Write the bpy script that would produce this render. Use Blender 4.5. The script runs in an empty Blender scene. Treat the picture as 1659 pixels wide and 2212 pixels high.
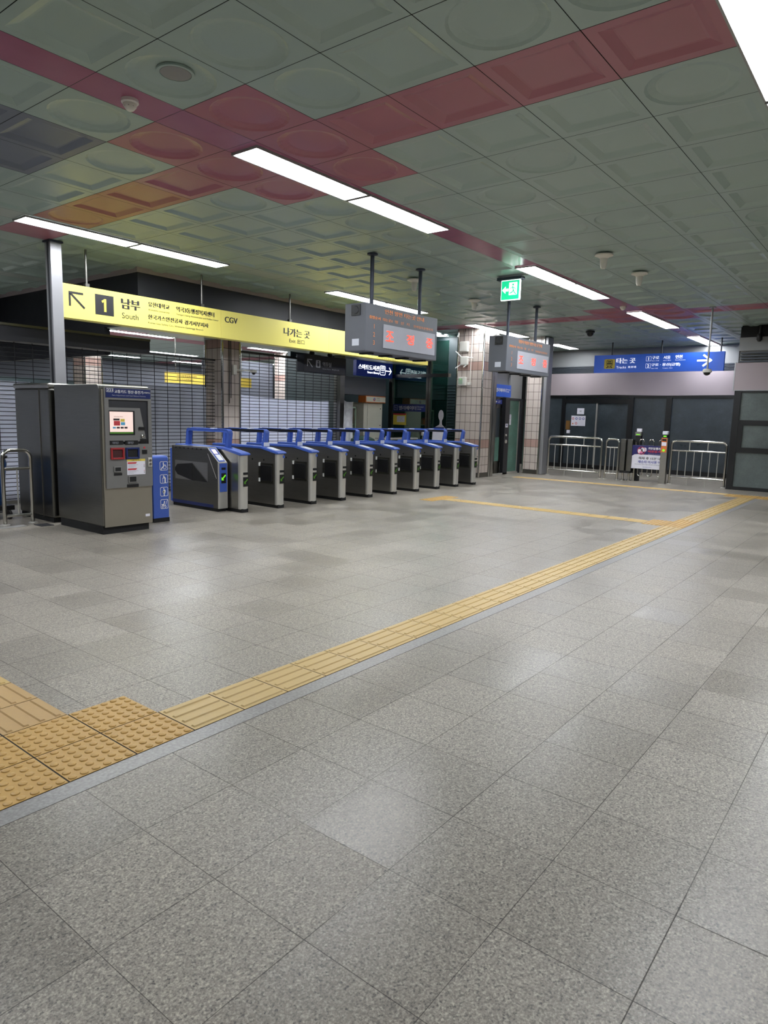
import bpy, math, random
from mathutils import Vector, Matrix
random.seed(7)
S = bpy.context.scene
COL = S.collection
PI = math.pi

# ------------------------------------------------------------------ camera, world, exposure
F_PX, YAW, PITCH, ROLL = 1467.2, 0.6609, 0.1399, 0.0265
CAM = Vector((-1.8441, -2.5195, 1.4801))
cy, sy, cp, sp = math.cos(YAW), math.sin(YAW), math.cos(PITCH), math.sin(PITCH)
fw = Vector((cy*cp, sy*cp, -sp)); r0 = Vector((sy, -cy, 0)); u0 = r0.cross(fw)
cr, sr = math.cos(ROLL), math.sin(ROLL)
rt = r0*cr + u0*sr; up = u0*cr - r0*sr
cam_d = bpy.data.cameras.new('camera'); cam = bpy.data.objects.new('camera', cam_d); COL.objects.link(cam)
m = Matrix((rt, up, -fw)).transposed().to_4x4(); m.translation = CAM
cam.matrix_world = m
cam_d.sensor_fit = 'VERTICAL'; cam_d.sensor_height = 36.0; cam_d.lens = F_PX/2212*36.0
cam_d.clip_start = .05; cam_d.clip_end = 200
S.camera = cam
LIGHT_STRENGTH = 26.0
BACK_STRENGTH = 40.0
W = bpy.data.worlds.new('World'); S.world = W; W.use_nodes = True
W.node_tree.nodes['Background'].inputs[0].default_value = (.6, .65, .7, 1)
W.node_tree.nodes['Background'].inputs[1].default_value = 0.02
vs = S.view_settings
vs.view_transform = 'Standard'; vs.look = 'None'; vs.gamma = 1; vs.exposure = 0.52
try: vs.use_curve_mapping = False
except Exception: pass
S.cycles.max_bounces = 8
S.cycles.use_denoising = True

# ------------------------------------------------------------------ materials
def lin(c):
    return tuple(((v/255)/12.92 if v/255 <= .04045 else ((v/255+.055)/1.055)**2.4) for v in c)
class N:
    """tiny node helper"""
    def __init__(s, name):
        s.m = bpy.data.materials.new(name); s.m.use_nodes = True; s.t = s.m.node_tree
        s.p = s.t.nodes['Principled BSDF']; s.out = s.t.nodes['Material Output']
    def n(s, typ, ins=None, **kw):
        x = s.t.nodes.new(typ)
        for k, v in kw.items(): setattr(x, k, v)
        for k, v in (ins or {}).items():
            if isinstance(v, bpy.types.NodeSocket): s.t.links.new(v, x.inputs[k])
            else: x.inputs[k].default_value = v
        return x
    def math(s, op, a, b=None, c=None):
        ins = {0: a}
        if b is not None: ins[1] = b
        if c is not None: ins[2] = c
        return s.n('ShaderNodeMath', ins, operation=op).outputs[0]
    def mix(s, f, a, b):
        x = s.t.nodes.new('ShaderNodeMix'); x.data_type = 'RGBA'
        for i, v in ((0, f), (6, a), (7, b)):
            if isinstance(v, bpy.types.NodeSocket): s.t.links.new(v, x.inputs[i])
            else: x.inputs[i].default_value = v if i == 0 else (*v, 1)
        return x.outputs[2]
    def link(s, a, b): s.t.links.new(a, b)
    def pos(s):
        return s.n('ShaderNodeNewGeometry').outputs['Position']
    def ramp(s, f, stops):
        x = s.t.nodes.new('ShaderNodeValToRGB'); s.link(f, x.inputs[0]); e = x.color_ramp.elements
        while len(e) < len(stops): e.new(.5)
        for q, (p, c) in zip(e, stops): q.position = p; q.color = (*c, 1)
        return x.outputs[0]
MATS = {}
def mat(name, rgb, rough=.5, metal=0., var=.06, scale=6., emit=0., ecol=None, spec=None, stretch=None, bump=0.):
    if name in MATS: return MATS[name]
    a = N(name); c = lin(rgb)
    co = a.n('ShaderNodeTexCoord').outputs['Object']
    if stretch: co = a.n('ShaderNodeMapping', {0: co, 3: stretch}).outputs[0]
    no = a.n('ShaderNodeTexNoise', {'Vector': co, 'Scale': scale, 'Detail': 3.}).outputs[0]
    hi = tuple(min(1, v*(1+var)) for v in c); lo = tuple(v*(1-var) for v in c)
    a.link(a.mix(no, lo, hi), a.p.inputs['Base Color'])
    a.link(a.math('MULTIPLY_ADD', no, rough*.3, rough*.85), a.p.inputs['Roughness'])
    a.p.inputs['Metallic'].default_value = metal
    if spec is not None: a.p.inputs['Specular IOR Level'].default_value = spec
    if bump:
        b = a.n('ShaderNodeBump', {'Strength': bump, 'Distance': .01, 'Height': no}); a.link(b.outputs[0], a.p.inputs['Normal'])
    if emit:
        a.p.inputs['Emission Color'].default_value = (*lin(ecol or rgb), 1)
        a.p.inputs['Emission Strength'].default_value = emit
    MATS[name] = a.m
    return a.m

def granite():
    a = N('granite_floor'); pos = a.pos()
    sep = a.n('ShaderNodeSeparateXYZ', {0: pos})
    u = a.math('MULTIPLY', a.math('SUBTRACT', sep.outputs[0], .203), 1/.3955)
    v = a.math('MULTIPLY', a.math('ADD', sep.outputs[1], .10), 1/.3985)
    fu, fv = a.math('FLOOR', u), a.math('FLOOR', v)
    cell = a.n('ShaderNodeCombineXYZ', {0: fu, 1: fv, 2: 0.}).outputs[0]
    wn = a.n('ShaderNodeTexWhiteNoise', {0: cell}, noise_dimensions='3D')
    du = a.math('MULTIPLY', a.math('ABSOLUTE', a.math('SUBTRACT', a.math('FRACT', u), .5)), .3955)
    dv = a.math('MULTIPLY', a.math('ABSOLUTE', a.math('SUBTRACT', a.math('FRACT', v), .5)), .3985)
    big = a.n('ShaderNodeTexNoise', {'Vector': pos, 'Scale': 1.7, 'Detail': 3.}).outputs[0]
    wid = a.math('MULTIPLY_ADD', big, .0044, -.0006)
    ju = a.math('GREATER_THAN', du, a.math('SUBTRACT', .3955/2, wid))
    jv = a.math('GREATER_THAN', dv, a.math('SUBTRACT', .3985/2, wid))
    j = a.math('MAXIMUM', ju, jv)
    n1 = a.n('ShaderNodeTexNoise', {'Vector': pos, 'Scale': 140., 'Detail': 3., 'Roughness': .6}).outputs[0]
    n2 = a.n('ShaderNodeTexNoise', {'Vector': pos, 'Scale': 60., 'Detail': 2.}).outputs[0]
    vo = a.n('ShaderNodeTexVoronoi', {'Vector': pos, 'Scale': 130.}).outputs['Color']
    vs_ = a.n('ShaderNodeSeparateColor', {0: vo}).outputs[0]
    g = a.math('ADD', a.math('MULTIPLY', n1, .62), a.math('ADD', a.math('MULTIPLY', n2, .2), a.math('MULTIPLY', vs_, .16)))
    col = a.ramp(g, [(.31, lin((66, 64, 64))), (.42, lin((122, 116, 108))), (.53, lin((147, 140, 129))), (.66, lin((184, 176, 162)))])
    hsv = a.n('ShaderNodeHueSaturation', {'Value': a.math('MULTIPLY_ADD', wn.outputs[0], .2, .90), 'Color': col}).outputs[0]
    dirt = a.math('MULTIPLY_ADD', a.n('ShaderNodeTexNoise', {'Vector': pos, 'Scale': .6, 'Detail': 4.}).outputs[0], .25, .875)
    hsv = a.n('ShaderNodeHueSaturation', {'Value': dirt, 'Color': hsv}).outputs[0]
    a.link(a.mix(a.math('MULTIPLY', j, .72), hsv, lin((52, 50, 48))), a.p.inputs['Base Color'])
    ro = a.math('ADD', a.math('MULTIPLY_ADD', wn.outputs[0], .14, .22), a.math('MULTIPLY', g, .16))
    a.link(a.math('MAXIMUM', ro, a.math('MULTIPLY', j, .8)), a.p.inputs['Roughness'])
    b = a.n('ShaderNodeBump', {'Strength': .08, 'Distance': .004, 'Height': a.math('SUBTRACT', g, j)})
    a.link(b.outputs[0], a.p.inputs['Normal'])
    return a.m
def tiles(name, tw, th, base, band, bands, z0=0.):
    a = N(name); sep = a.n('ShaderNodeSeparateXYZ', {0: a.pos()})
    u = a.math('MULTIPLY', a.math('ADD', sep.outputs[0], sep.outputs[1]), 1/tw)
    v = a.math('MULTIPLY', a.math('SUBTRACT', sep.outputs[2], z0), 1/th)
    cell = a.n('ShaderNodeCombineXYZ', {0: a.math('FLOOR', u), 1: a.math('FLOOR', v), 2: 0.}).outputs[0]
    wn = a.n('ShaderNodeTexWhiteNoise', {0: cell}, noise_dimensions='3D').outputs[0]
    du = a.math('MULTIPLY', a.math('ABSOLUTE', a.math('SUBTRACT', a.math('FRACT', u), .5)), tw)
    dv = a.math('MULTIPLY', a.math('ABSOLUTE', a.math('SUBTRACT', a.math('FRACT', v), .5)), th)
    j = a.math('MAXIMUM', a.math('GREATER_THAN', du, tw/2-.005), a.math('GREATER_THAN', dv, th/2-.005))
    c = lin(base); bc = None
    fl = a.math('FLOOR', v); isb = None
    for k in bands:
        e = a.math('COMPARE', fl, float(k), .1); isb = e if isb is None else a.math('MAXIMUM', isb, e)
    col = a.mix(isb, c, lin(band)) if isb is not None else a.mix(0., c, c)
    col = a.n('ShaderNodeHueSaturation', {'Value': a.math('MULTIPLY_ADD', wn, .12, .94), 'Color': col}).outputs[0]
    a.link(a.mix(j, col, lin((78, 66, 58))), a.p.inputs['Base Color'])
    a.link(a.math('MULTIPLY_ADD', j, .5, .22), a.p.inputs['Roughness'])
    return a.m
def thin_glass(name, tint, gloss=.12):
    a = N(name); t = a.t
    tr = a.n('ShaderNodeBsdfTransparent', {0: (*tint, 1)}); gl = a.n('ShaderNodeBsdfGlossy', {0: (1, 1, 1, 1), 1: .03})
    lw = a.n('ShaderNodeFresnel', {0: 1.5}).outputs[0]
    mx = a.n('ShaderNodeMixShader', {0: a.math('MULTIPLY_ADD', lw, 1.0, gloss*.3), 1: tr.outputs[0], 2: gl.outputs[0]})
    a.link(mx.outputs[0], a.out.inputs[0]); return a.m
def film():   # clear plastic sheeting
    a = N('plastic_film')
    tr = a.n('ShaderNodeBsdfTransparent', {0: (.9, .9, .92, 1)})
    no = a.n('ShaderNodeTexNoise', {'Vector': a.pos(), 'Scale': 5., 'Detail': 4.}).outputs[0]
    a.p.inputs['Base Color'].default_value = (.75, .75, .78, 1); a.p.inputs['Roughness'].default_value = .25
    mx = a.n('ShaderNodeMixShader', {0: a.math('MULTIPLY_ADD', no, .8, .1), 1: tr.outputs[0], 2: a.p.outputs[0]})
    a.link(mx.outputs[0], a.out.inputs[0]); return a.m
def sheeting(name, rgb):
    m_ = mat(name, rgb, .55, var=.05, scale=2.5, bump=.1); t = m_.node_tree; p = t.nodes['Principled BSDF']; o = t.nodes['Material Output']
    tr = t.nodes.new('ShaderNodeBsdfTranslucent'); tr.inputs[0].default_value = (*lin(rgb), 1)
    mx = t.nodes.new('ShaderNodeMixShader'); mx.inputs[0].default_value = .55
    t.links.new(p.outputs[0], mx.inputs[1]); t.links.new(tr.outputs[0], mx.inputs[2]); t.links.new(mx.outputs[0], o.inputs[0]); return m_
def dusty_glass(name, rgb, rough=.2):
    a = N(name); pos = a.pos()
    no = a.n('ShaderNodeTexNoise', {'Vector': pos, 'Scale': 1.6, 'Detail': 6., 'Roughness': .7}).outputs[0]
    n2 = a.n('ShaderNodeTexNoise', {'Vector': pos, 'Scale': 30., 'Detail': 3.}).outputs[0]
    f = a.math('ADD', a.math('MULTIPLY', no, .8), a.math('MULTIPLY', n2, .2))
    c = lin(rgb)
    a.link(a.ramp(f, [(.35, tuple(v*.7 for v in c)), (.55, c), (.75, tuple(min(1, v*1.7) for v in c))]), a.p.inputs['Base Color'])
    a.link(a.math('MULTIPLY_ADD', f, .35, rough-.1), a.p.inputs['Roughness'])
    return a.m
M = dict(
 floor=granite(),
 border=mat('granite_border', (140, 138, 136), .32, var=.6, scale=70),
 tact=mat('tactile_yellow', (190, 162, 104), .42, var=.08, scale=40), tact2=mat('tactile_tan', (180, 148, 98), .5, var=.08, scale=40),
 tactw=mat('tactile_warning_yellow', (188, 150, 82), .42, var=.08, scale=40),
 ceil=mat('ceiling_sage_enamel', (158, 178, 172), .36, var=.06, scale=2.5), ceil_red=mat('ceiling_red_enamel', (166, 100, 114), .34, var=.06, scale=3),
 ceil_org=mat('ceiling_orange_enamel', (174, 114, 98), .4, var=.08, scale=3), joint=mat('joint_black', (22, 23, 23), .8),
 ceil_blue=mat('ceiling_slate_enamel', (110, 117, 132), .4), strip=mat('ceiling_strip_plum', (160, 96, 122), .22), strip_g=mat('ceiling_strip_sage', (168, 178, 172), .35),
 lamp_frame=mat('lamp_frame_grey', (150, 152, 150), .4), lamp=mat('lamp_diffuser', (255, 255, 255), .6, emit=LIGHT_STRENGTH, ecol=(246, 250, 255)),
 lamp_b=mat('lamp_diffuser_back_hall', (255, 255, 255), .6, emit=BACK_STRENGTH, ecol=(244, 249, 255)),
 steel=mat('brushed_steel', (168, 166, 160), .3, 1., var=.1, scale=8, stretch=(1, 1, 12)),
 steel_d=mat('dark_brushed_steel', (118, 117, 112), .3, 1., var=.12, scale=5, stretch=(1, 1, 14)),
 steel_b=mat('bright_steel', (210, 208, 202), .3, .65, var=.05), steel_m=mat('mid_steel_paint', (165, 165, 168), .35, .6),
 chrome=mat('polished_steel', (200, 198, 192), .14, 1., var=.05),
 kiosk_face=mat('kiosk_front_steel', (158, 152, 140), .38, .75, var=.05, scale=10), kiosk_grey=mat('kiosk_panel_grey', (118, 117, 115), .45, .2),
 black=mat('black_plastic', (18, 18, 20), .4), black_m=mat('black_matte', (14, 14, 15), .75), dark=mat('dark_charcoal', (38, 39, 44), .5),
 blue=mat('turnstile_blue', (62, 92, 176), .4, var=.05), blue_d=mat('navy_print', (24, 38, 92), .35), blue_sign=mat('sign_blue', (34, 80, 176), .35, emit=.2, ecol=(34, 84, 190)),
 navy_sign=mat('sign_navy_lit', (20, 36, 100), .35, emit=.12, ecol=(24, 44, 130)), navy=mat('sign_dark_navy', (26, 28, 44), .4),
 white=mat('white_print', (236, 236, 234), .5), white_lit=mat('white_lit_print', (240, 246, 255), .5, emit=1.4), white_sign=mat('white_backlit_print', (240, 244, 255), .5, emit=.5), lift_glass=dusty_glass('lift_green_glass', (92, 130, 118), .3), white_dim=mat('white_dim_print', (168, 170, 182), .5),
 ink=mat('ink_black', (28, 28, 32), .5), yellow=mat('sign_yellow', (232, 219, 112), .45, var=.02, emit=.05, ecol=(236, 222, 110)), yellow_f=mat('yellow_print', (222, 200, 84), .5),
 grey_board=mat('board_grey', (96, 99, 107), .45), board_scr=mat('board_screen_grey', (172, 174, 184), .4), orange_t=mat('board_orange_print', (226, 140, 78), .5, emit=.12),
 led=mat('led_red', (255, 60, 40), .5, emit=1.6, ecol=(255, 66, 44)), pole=mat('pole_slate', (62, 68, 82), .4, .3),
 green=mat('exit_green', (20, 180, 120), .4, emit=.8, ecol=(26, 200, 140)), exit_w=mat('exit_white', (235, 255, 248), .4, emit=1.7),
 gled=mat('green_arrow', (120, 220, 40), .5, emit=.45, ecol=(120, 225, 40)), gled2=mat('green_arrow_dim', (70, 120, 30), .5, emit=.06, ecol=(80, 160, 40)),
 screen=mat('screen_peach', (240, 214, 204), .3, emit=.35, ecol=(240, 214, 206)), red=mat('red_plastic', (150, 36, 40), .4), dark_red=mat('slot_dark_red', (62, 16, 18), .6), gate_steel=mat('gate_side_steel', (146, 144, 139), .32, .92, var=.12, scale=4, stretch=(1, 1, 8)), hall_yellow=mat('hall_sign_yellow', (190, 166, 70), .5), redp=mat('red_print', (196, 60, 66), .5),
 orange=mat('orange_plastic', (214, 120, 58), .45), cream=mat('cream_enamel', (206, 204, 190), .45), olive=mat('olive_side', (120, 122, 106), .5),
 tile=tiles('pillar_tiles', .155, .215, (196, 184, 176), (176, 146, 136), (3, 12), .1), 
 fascia=mat('fascia_mauve_grey', (164, 152, 156), .6, var=.06, scale=2, bump=.02), panel=mat('wall_panel_grey', (140, 141, 142), .5), louv=mat('louvre_slate', (70, 76, 84), .45),
 bulk=mat('bulkhead_black', (34, 35, 42), .5, var=.1), bulk_g=mat('bulkhead_grey', (92, 95, 104), .5), plaster=mat('plaster', (150, 150, 146), .8),
 mull=mat('mullion_black', (16, 17, 19), .35), pane=dusty_glass('dark_dusty_glass', (58, 66, 72), .25), pane_r=dusty_glass('frosted_grey_glass', (96, 106, 104), .35),
 glass=thin_glass('clear_glass', (.72, .85, .8)), glass_g=thin_glass('green_glass', (.42, .66, .58), .3), film=film(),
 sheet=sheeting('white_sheeting', (232, 234, 244)), sheet_g=sheeting('grey_sheeting', (196, 198, 206)),
 rod=mat('shutter_rod', (44, 44, 48), .4, .7), bin_blue=mat('bin_bag_blue', (34, 84, 150), .35, bump=.3, scale=12), dkgreen=mat('dark_green_cloth', (22, 50, 40), .8),
 teal=mat('dark_teal_wall', (26, 40, 42), .5), skin=mat('printed_grey', (150, 146, 150), .5), paper=mat('paper_white', (222, 220, 230), .6), ltgreen=mat('pale_green_metal', (160, 182, 160), .45),
 brass=mat('brass_lock', (150, 112, 64), .4, .5), aptw=mat('off_white_plastic', (222, 220, 212), .4), cyan=mat('screen_blue', (90, 170, 210), .4), poster_n=mat('poster_navy', (36, 36, 98), .4),
 blue_txt=mat('poster_blue_print', (50, 60, 150), .5), pink=mat('poster_pink', (222, 120, 160), .5), tagl=mat('tag_pale', (210, 214, 226), .4),
)

# ------------------------------------------------------------------ mesh builder
class MB:
    def __init__(s): s.v = []; s.f = []; s.mi = []; s.cur = 0
    def add(s, vs, fs):
        b = len(s.v); s.v += [tuple(q) for q in vs]; s.f += [tuple(i+b for i in q) for q in fs]; s.mi += [s.cur]*len(fs); return s
    def box(s, x0, x1, y0, y1, z0, z1):
        return s.add([(x, y, z) for z in (z0, z1) for y in (y0, y1) for x in (x0, x1)],
              [(0, 2, 3, 1), (4, 5, 7, 6), (0, 1, 5, 4), (2, 6, 7, 3), (0, 4, 6, 2), (1, 3, 7, 5)])
    def cyl(s, a, b, r, r2=None, n=12, caps=True):
        a, b = Vector(a), Vector(b); r2 = r if r2 is None else r2
        d = (b-a).normalized(); t = Vector((1, 0, 0)) if abs(d.x) < .9 else Vector((0, 1, 0))
        u = d.cross(t).normalized(); w = d.cross(u)
        vs = []; 
        for c, rr in ((a, r), (b, r2)):
            for i in range(n):
                th = 2*PI*i/n; vs.append(c+u*math.cos(th)*rr+w*math.sin(th)*rr)
        fs = [(i, (i+1) % n, n+(i+1) % n, n+i) for i in range(n)]
        if caps: fs += [tuple(range(n-1, -1, -1)), tuple(range(n, 2*n))]
        return s.add(vs, fs)
    def tube(s, pts, r, n=10):
        pts = [Vector(p) for p in pts]; k = len(pts); rings = []
        ref = None
        for i, p in enumerate(pts):
            d = ((pts[min(i+1, k-1)]-p).normalized()+(p-pts[max(i-1, 0)]).normalized()).normalized()
            if ref is None:
                t = Vector((0, 0, 1)) if abs(d.z) < .9 else Vector((1, 0, 0)); ref = d.cross(t).normalized()
            u = (ref-d*ref.dot(d)).normalized(); ref = u; w = d.cross(u)
            rings.append([p+u*math.cos(2*PI*j/n)*r+w*math.sin(2*PI*j/n)*r for j in range(n)])
        vs = [q for ring in rings for q in ring]
        fs = [(i*n+j, i*n+(j+1) % n, (i+1)*n+(j+1) % n, (i+1)*n+j) for i in range(k-1) for j in range(n)]
        fs += [tuple(range(n-1, -1, -1)), tuple(range((k-1)*n, k*n))]
        return s.add(vs, fs)
    def prism(s, poly, to3, d0, d1):
        """poly: 2D points, to3(a,b,d) -> 3D"""
        n = len(poly)
        vs = [to3(a, b, d0) for a, b in poly]+[to3(a, b, d1) for a, b in poly]
        fs = [tuple(range(n-1, -1, -1)), tuple(range(n, 2*n))]+[(i, (i+1) % n, n+(i+1) % n, n+i) for i in range(n)]
        return s.add(vs, fs)
    def lathe(s, c, prof, n=20, axis='z'):
        vs = []; k = len(prof)
        for r, h in prof:
            for j in range(n):
                th = 2*PI*j/n; a, b = r*math.cos(th), r*math.sin(th)
                vs.append((c[0]+a, c[1]+b, c[2]+h) if axis == 'z' else ((c[0]+h, c[1]+a, c[2]+b) if axis == 'x' else (c[0]+a, c[1]+h, c[2]+b)))
        fs = [(i*n+j, i*n+(j+1) % n, (i+1)*n+(j+1) % n, (i+1)*n+j) for i in range(k-1) for j in range(n)]
        fs += [tuple(range(n-1, -1, -1)), tuple(range((k-1)*n, k*n))]
        return s.add(vs, fs)
    def build(s, name, mats, parent=None, smooth=False, bevel=0., seg=2):
        me = bpy.data.meshes.new(name); off = parent['_o'] if parent is not None else (0, 0, 0)
        me.from_pydata([(a-off[0], b-off[1], c-off[2]) for a, b, c in s.v], [], s.f)
        mats = mats if isinstance(mats, (list, tuple)) else [mats]
        for q in mats: me.materials.append(q)
        me.polygons.foreach_set('material_index', s.mi)
        if smooth:
            me.polygons.foreach_set('use_smooth', [True]*len(me.polygons))
            try: me.set_sharp_from_angle(angle=math.radians(40))
            except Exception: pass
        me.update()
        o = bpy.data.objects.new(name, me); COL.objects.link(o)
        if bevel:
            b = o.modifiers.new('bevel', 'BEVEL'); b.width = bevel; b.segments = seg; b.limit_method = 'ANGLE'
        if parent is not None: o.parent = parent; o['_o'] = tuple(off)
        return o
def thing(name, label, cat, loc=(0, 0, 0), group=None):
    o = bpy.data.objects.new(name, None); COL.objects.link(o); o.location = loc; o.empty_display_size = .1
    o['label'] = label; o['category'] = cat; o['_o'] = tuple(loc)
    if group: o['group'] = group
    return o
def tag(o, label, cat, group=None):
    o['label'] = label; o['category'] = cat
    if group: o['group'] = group
    return o
def struct(o, label=None):
    o['kind'] = 'structure'
    if label: o['label'] = label
    return o
def sthing(name, loc=(0, 0, 0)):
    o = bpy.data.objects.new(name, None); COL.objects.link(o); o.location = loc; o['_o'] = tuple(loc); o['kind'] = 'structure'; return o
def copy_tree(o, parent=None):
    c = o.copy(); COL.objects.link(c)
    if parent is not None: c.parent = parent
    for ch in [x for x in list(bpy.data.objects) if x.parent == o]: copy_tree(ch, c)
    return c

# flat artwork on a face: a Face is (origin, u, v, normal); coordinates are metres on that face
TXT = {}
def text_mesh(body):
    if body not in TXT:
        c = bpy.data.curves.new('lettering', 'FONT'); c.body = body; c.resolution_u = 3
        o = bpy.data.objects.new('lettering', c); COL.objects.link(o)
        dg = bpy.context.evaluated_depsgraph_get()
        me = bpy.data.meshes.new_from_object(o.evaluated_get(dg))
        vs = [tuple(v.co[:2]) for v in me.vertices]; fs = [tuple(p.vertices) for p in me.polygons]
        bpy.data.objects.remove(o); bpy.data.curves.remove(c); bpy.data.meshes.remove(me)
        TXT[body] = (vs, fs)
    return TXT[body]
class Face:
    def __init__(s, axis, val, off=.003):
        s.axis, s.val, s.off = axis, val, off      # axis 'y': faces -y, u = x ; axis 'x': faces -x, u = y (shown right to left)
    def p(s, u, v, d=0.):
        return (u, s.val-s.off-d, v) if s.axis == 'y' else (s.val-s.off-d, u, v)
    def poly(s, mb, pts, d=0.): return mb.add([s.p(u, v, d) for u, v in pts], [tuple(range(len(pts)))])
    def rect(s, mb, u0, u1, v0, v1, d=0.): return s.poly(mb, [(u0, v0), (u1, v0), (u1, v1), (u0, v1)], d)
    def text(s, mb, body, u0, u1, v0, v1, d=0., bold=0.):
        vs, fs = text_mesh(body)
        if not vs: return
        xs = [q[0] for q in vs]; ys = [q[1] for q in vs]
        ax, bx, ay, by = min(xs), max(xs), min(ys), max(ys)
        if u1 is None: h_ = (bx-ax)/(by-ay)*(v1-v0)/2; u0, u1 = (u0-h_, u0+h_) if s.axis == 'y' else (u0+h_, u0-h_)
        for db in ((-bold, 0, bold) if bold else (0,)):
            sg = 1 if u1 > u0 else -1
            mb.add([s.p(u0+sg*db+(x-ax)/(bx-ax)*(u1-u0), v0+(y-ay)/(by-ay)*(v1-v0), d+(db*.01)) for x, y in vs], fs)
    def disc(s, mb, u, v, r, d=0., n=20, ry=None):
        ry = ry or r; return s.poly(mb, [(u+r*math.cos(2*PI*i/n), v+ry*math.sin(2*PI*i/n)) for i in range(n)], d)
    def stroke(s, mb, pts, w, d=0., closed=False):
        q = list(pts)+([pts[0]] if closed else [])
        for i, ((a, b), (c, e)) in enumerate(zip(q, q[1:])):
            L = math.hypot(c-a, e-b) or 1; nx, ny = -(e-b)/L*w/2, (c-a)/L*w/2; tx, ty = (c-a)/L*w/2, (e-b)/L*w/2
            s.poly(mb, [(a+nx-tx, b+ny-ty), (c+nx+tx, e+ny+ty), (c-nx+tx, e-ny+ty), (a-nx-tx, b-ny-ty)], d+i*.00003)
    def ring(s, mb, u, v, r, w, d=0., n=20):
        s.stroke(mb, [(u+r*math.cos(2*PI*i/n), v+r*math.sin(2*PI*i/n)) for i in range(n)], w, d, True)
    def rrect(s, mb, u0, u1, v0, v1, r, d=0., w=None):
        if u0 > u1: u0, u1 = u1, u0
        pts = []
        for cx, cz, a0 in ((u1-r, v1-r, 0), (u0+r, v1-r, 90), (u0+r, v0+r, 180), (u1-r, v0+r, 270)):
            for k in range(5):
                t = math.radians(a0+k*22.5); pts.append((cx+r*math.cos(t), cz+r*math.sin(t)))
        if w: s.stroke(mb, pts, w, d, True)
        else: s.poly(mb, pts, d)
XYd = lambda a, b, d: (d, a, b)     # profile in (y,z), extruded along x

# ------------------------------------------------------------------ structure: floor, ceiling, walls
H = 3.708
XL = lambda k: 2.168+.6866*k
struct(MB().add([(-9, -9, 0), (30, -9, 0), (30, 27, 0), (-9, 27, 0)], [(0, 1, 2, 3)]).build('floor', M['floor']))
struct(MB().box(-9, 14.6, -.1, -.003, -.01, .0015).build('trim_1', M['border']))

# ceiling: square pressed panels, flush strips that carry the lamps
rows = []
STR = []
for q in range(-2, 3):
    y0 = 2.43+3.87*q
    STR.append((y0-.36, y0))
    for j in range(5): rows.append((y0+.702*j, y0+.702*(j+1), q, j))
red = {}
for r_ in (('c', -1, 1.4), ('c', 0, 1.4), ('c', 1, 1.4), ('c', -1, 2.5), ('c', 0, 2.5), ('c', 1, 2.5)): red[(r_[1], round(r_[2], 1))] = r_[0]
def style(k, y0):
    """(material slot, shape) of the ceiling panel in column k starting at y0"""
    yc = y0+.35
    for kk in (0, 15):
        dk = k-kk
        if dk in (-1, 0, 1) and 1.3 < yc < 3.1: return 1, 'c'
        if dk == 0 and yc < 1.3: return 1, 's' if yc > -1.5 else 'c'
        if dk == 0 and yc < 3.9: return 1, 's'
        if dk == 0 and 3.9 < yc < 5.2: return (2 if kk == 0 else 1), 's'
        if dk == 0 and 5.2 < yc < 5.95: return (2 if kk == 0 else 1), 'c'
        if dk in (0, ) and yc < 7.3: return 1, 'f'
        if dk == 0: return (0 if kk == 0 else 1), 's'
    if k in (-2, -3, -4, -5) and 2.9 < yc < 4.8: return 3, 's'
    rnd = random.Random(k*131+int(yc*17)).random()
    if (k, int(yc*10) // 7) in ((-2, 1), (-2, 2), (-1, 1)): return 0, 'c'
    return 0, ('c' if rnd < .2 else 's')
cb = MB()
def panel(x0, x1, y0, y1, kind):
    g = .003; x0 += g; x1 -= g; y0 += g; y1 -= g; cx, cy_ = (x0+x1)/2, (y0+y1)/2
    if kind == 'f':
        cb.add([(x0, y0, H), (x0, y1, H), (x1, y1, H), (x1, y0, H)], [(0, 1, 2, 3)]); return
    if kind == 's':
        vs = []
        for ins, h in ((0, 0), (.07, 0), (.13, .023), (.145, .025)):
            vs += [(x0+ins, y0+ins, H+h), (x0+ins, y1-ins, H+h), (x1-ins, y1-ins, H+h), (x1-ins, y0+ins, H+h)]
        fs = [(4*l+i, 4*l+(i+1) % 4, 4*l+4+(i+1) % 4, 4*l+4+i) for l in range(3) for i in range(4)]+[(12, 13, 14, 15)]
        cb.add(vs, fs); return
    n = 24; vs = []
    for i in range(n):
        t = 2*PI*i/n+PI/4; c, s_ = math.cos(t), math.sin(t); q = max(abs(c), abs(s_))
        vs.append((cx+(x1-x0)/2*c/q, cy_+(y1-y0)/2*s_/q, H))
    for r_, h in ((.30, 0), (.28, .011), (.23, .023), (.21, .025)):
        vs += [(cx+r_*math.cos(2*PI*i/n+PI/4), cy_+r_*math.sin(2*PI*i/n+PI/4), H+h) for i in range(n)]
    fs = [(l*n+(i+1) % n, l*n+i, l*n+n+i, l*n+n+(i+1) % n) for l in range(4) for i in range(n)]+[tuple(range(5*n-1, 4*n-1, -1))]
    cb.add(vs, fs)
for (y0, y1, q, j) in rows:
    for k in range(-15, 27):
        x0, x1 = XL(k), XL(k+1)
        if y0 > 8.3 and x0 > 4.5: continue
        if y0 > 12.6 or x0 > 19.4 or y0 < -5.3: continue
        cb.cur, kd = style(k, y0); panel(x0, x1, y0, y1, kd)
for (y0, y1) in STR:
    cb.cur = 4 if y0 < 5 else 5
    for k in range(-15, 25):
        x0, x1 = XL(k), XL(k+1)
        if y0 > 9 and x0 > 4.5: continue
        cb.add([(x0+.002, y0+.002, H), (x0+.002, y1-.002, H), (x1-.002, y1-.002, H), (x1-.002, y0+.002, H)], [(0, 1, 2, 3)])
cb.cur = 6; cb.add([(-9, -9, H+.06), (-9, 13, H+.06), (30, 13, H+.06), (30, -9, H+.06)], [(0, 1, 2, 3)])
cb.cur = 0
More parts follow.
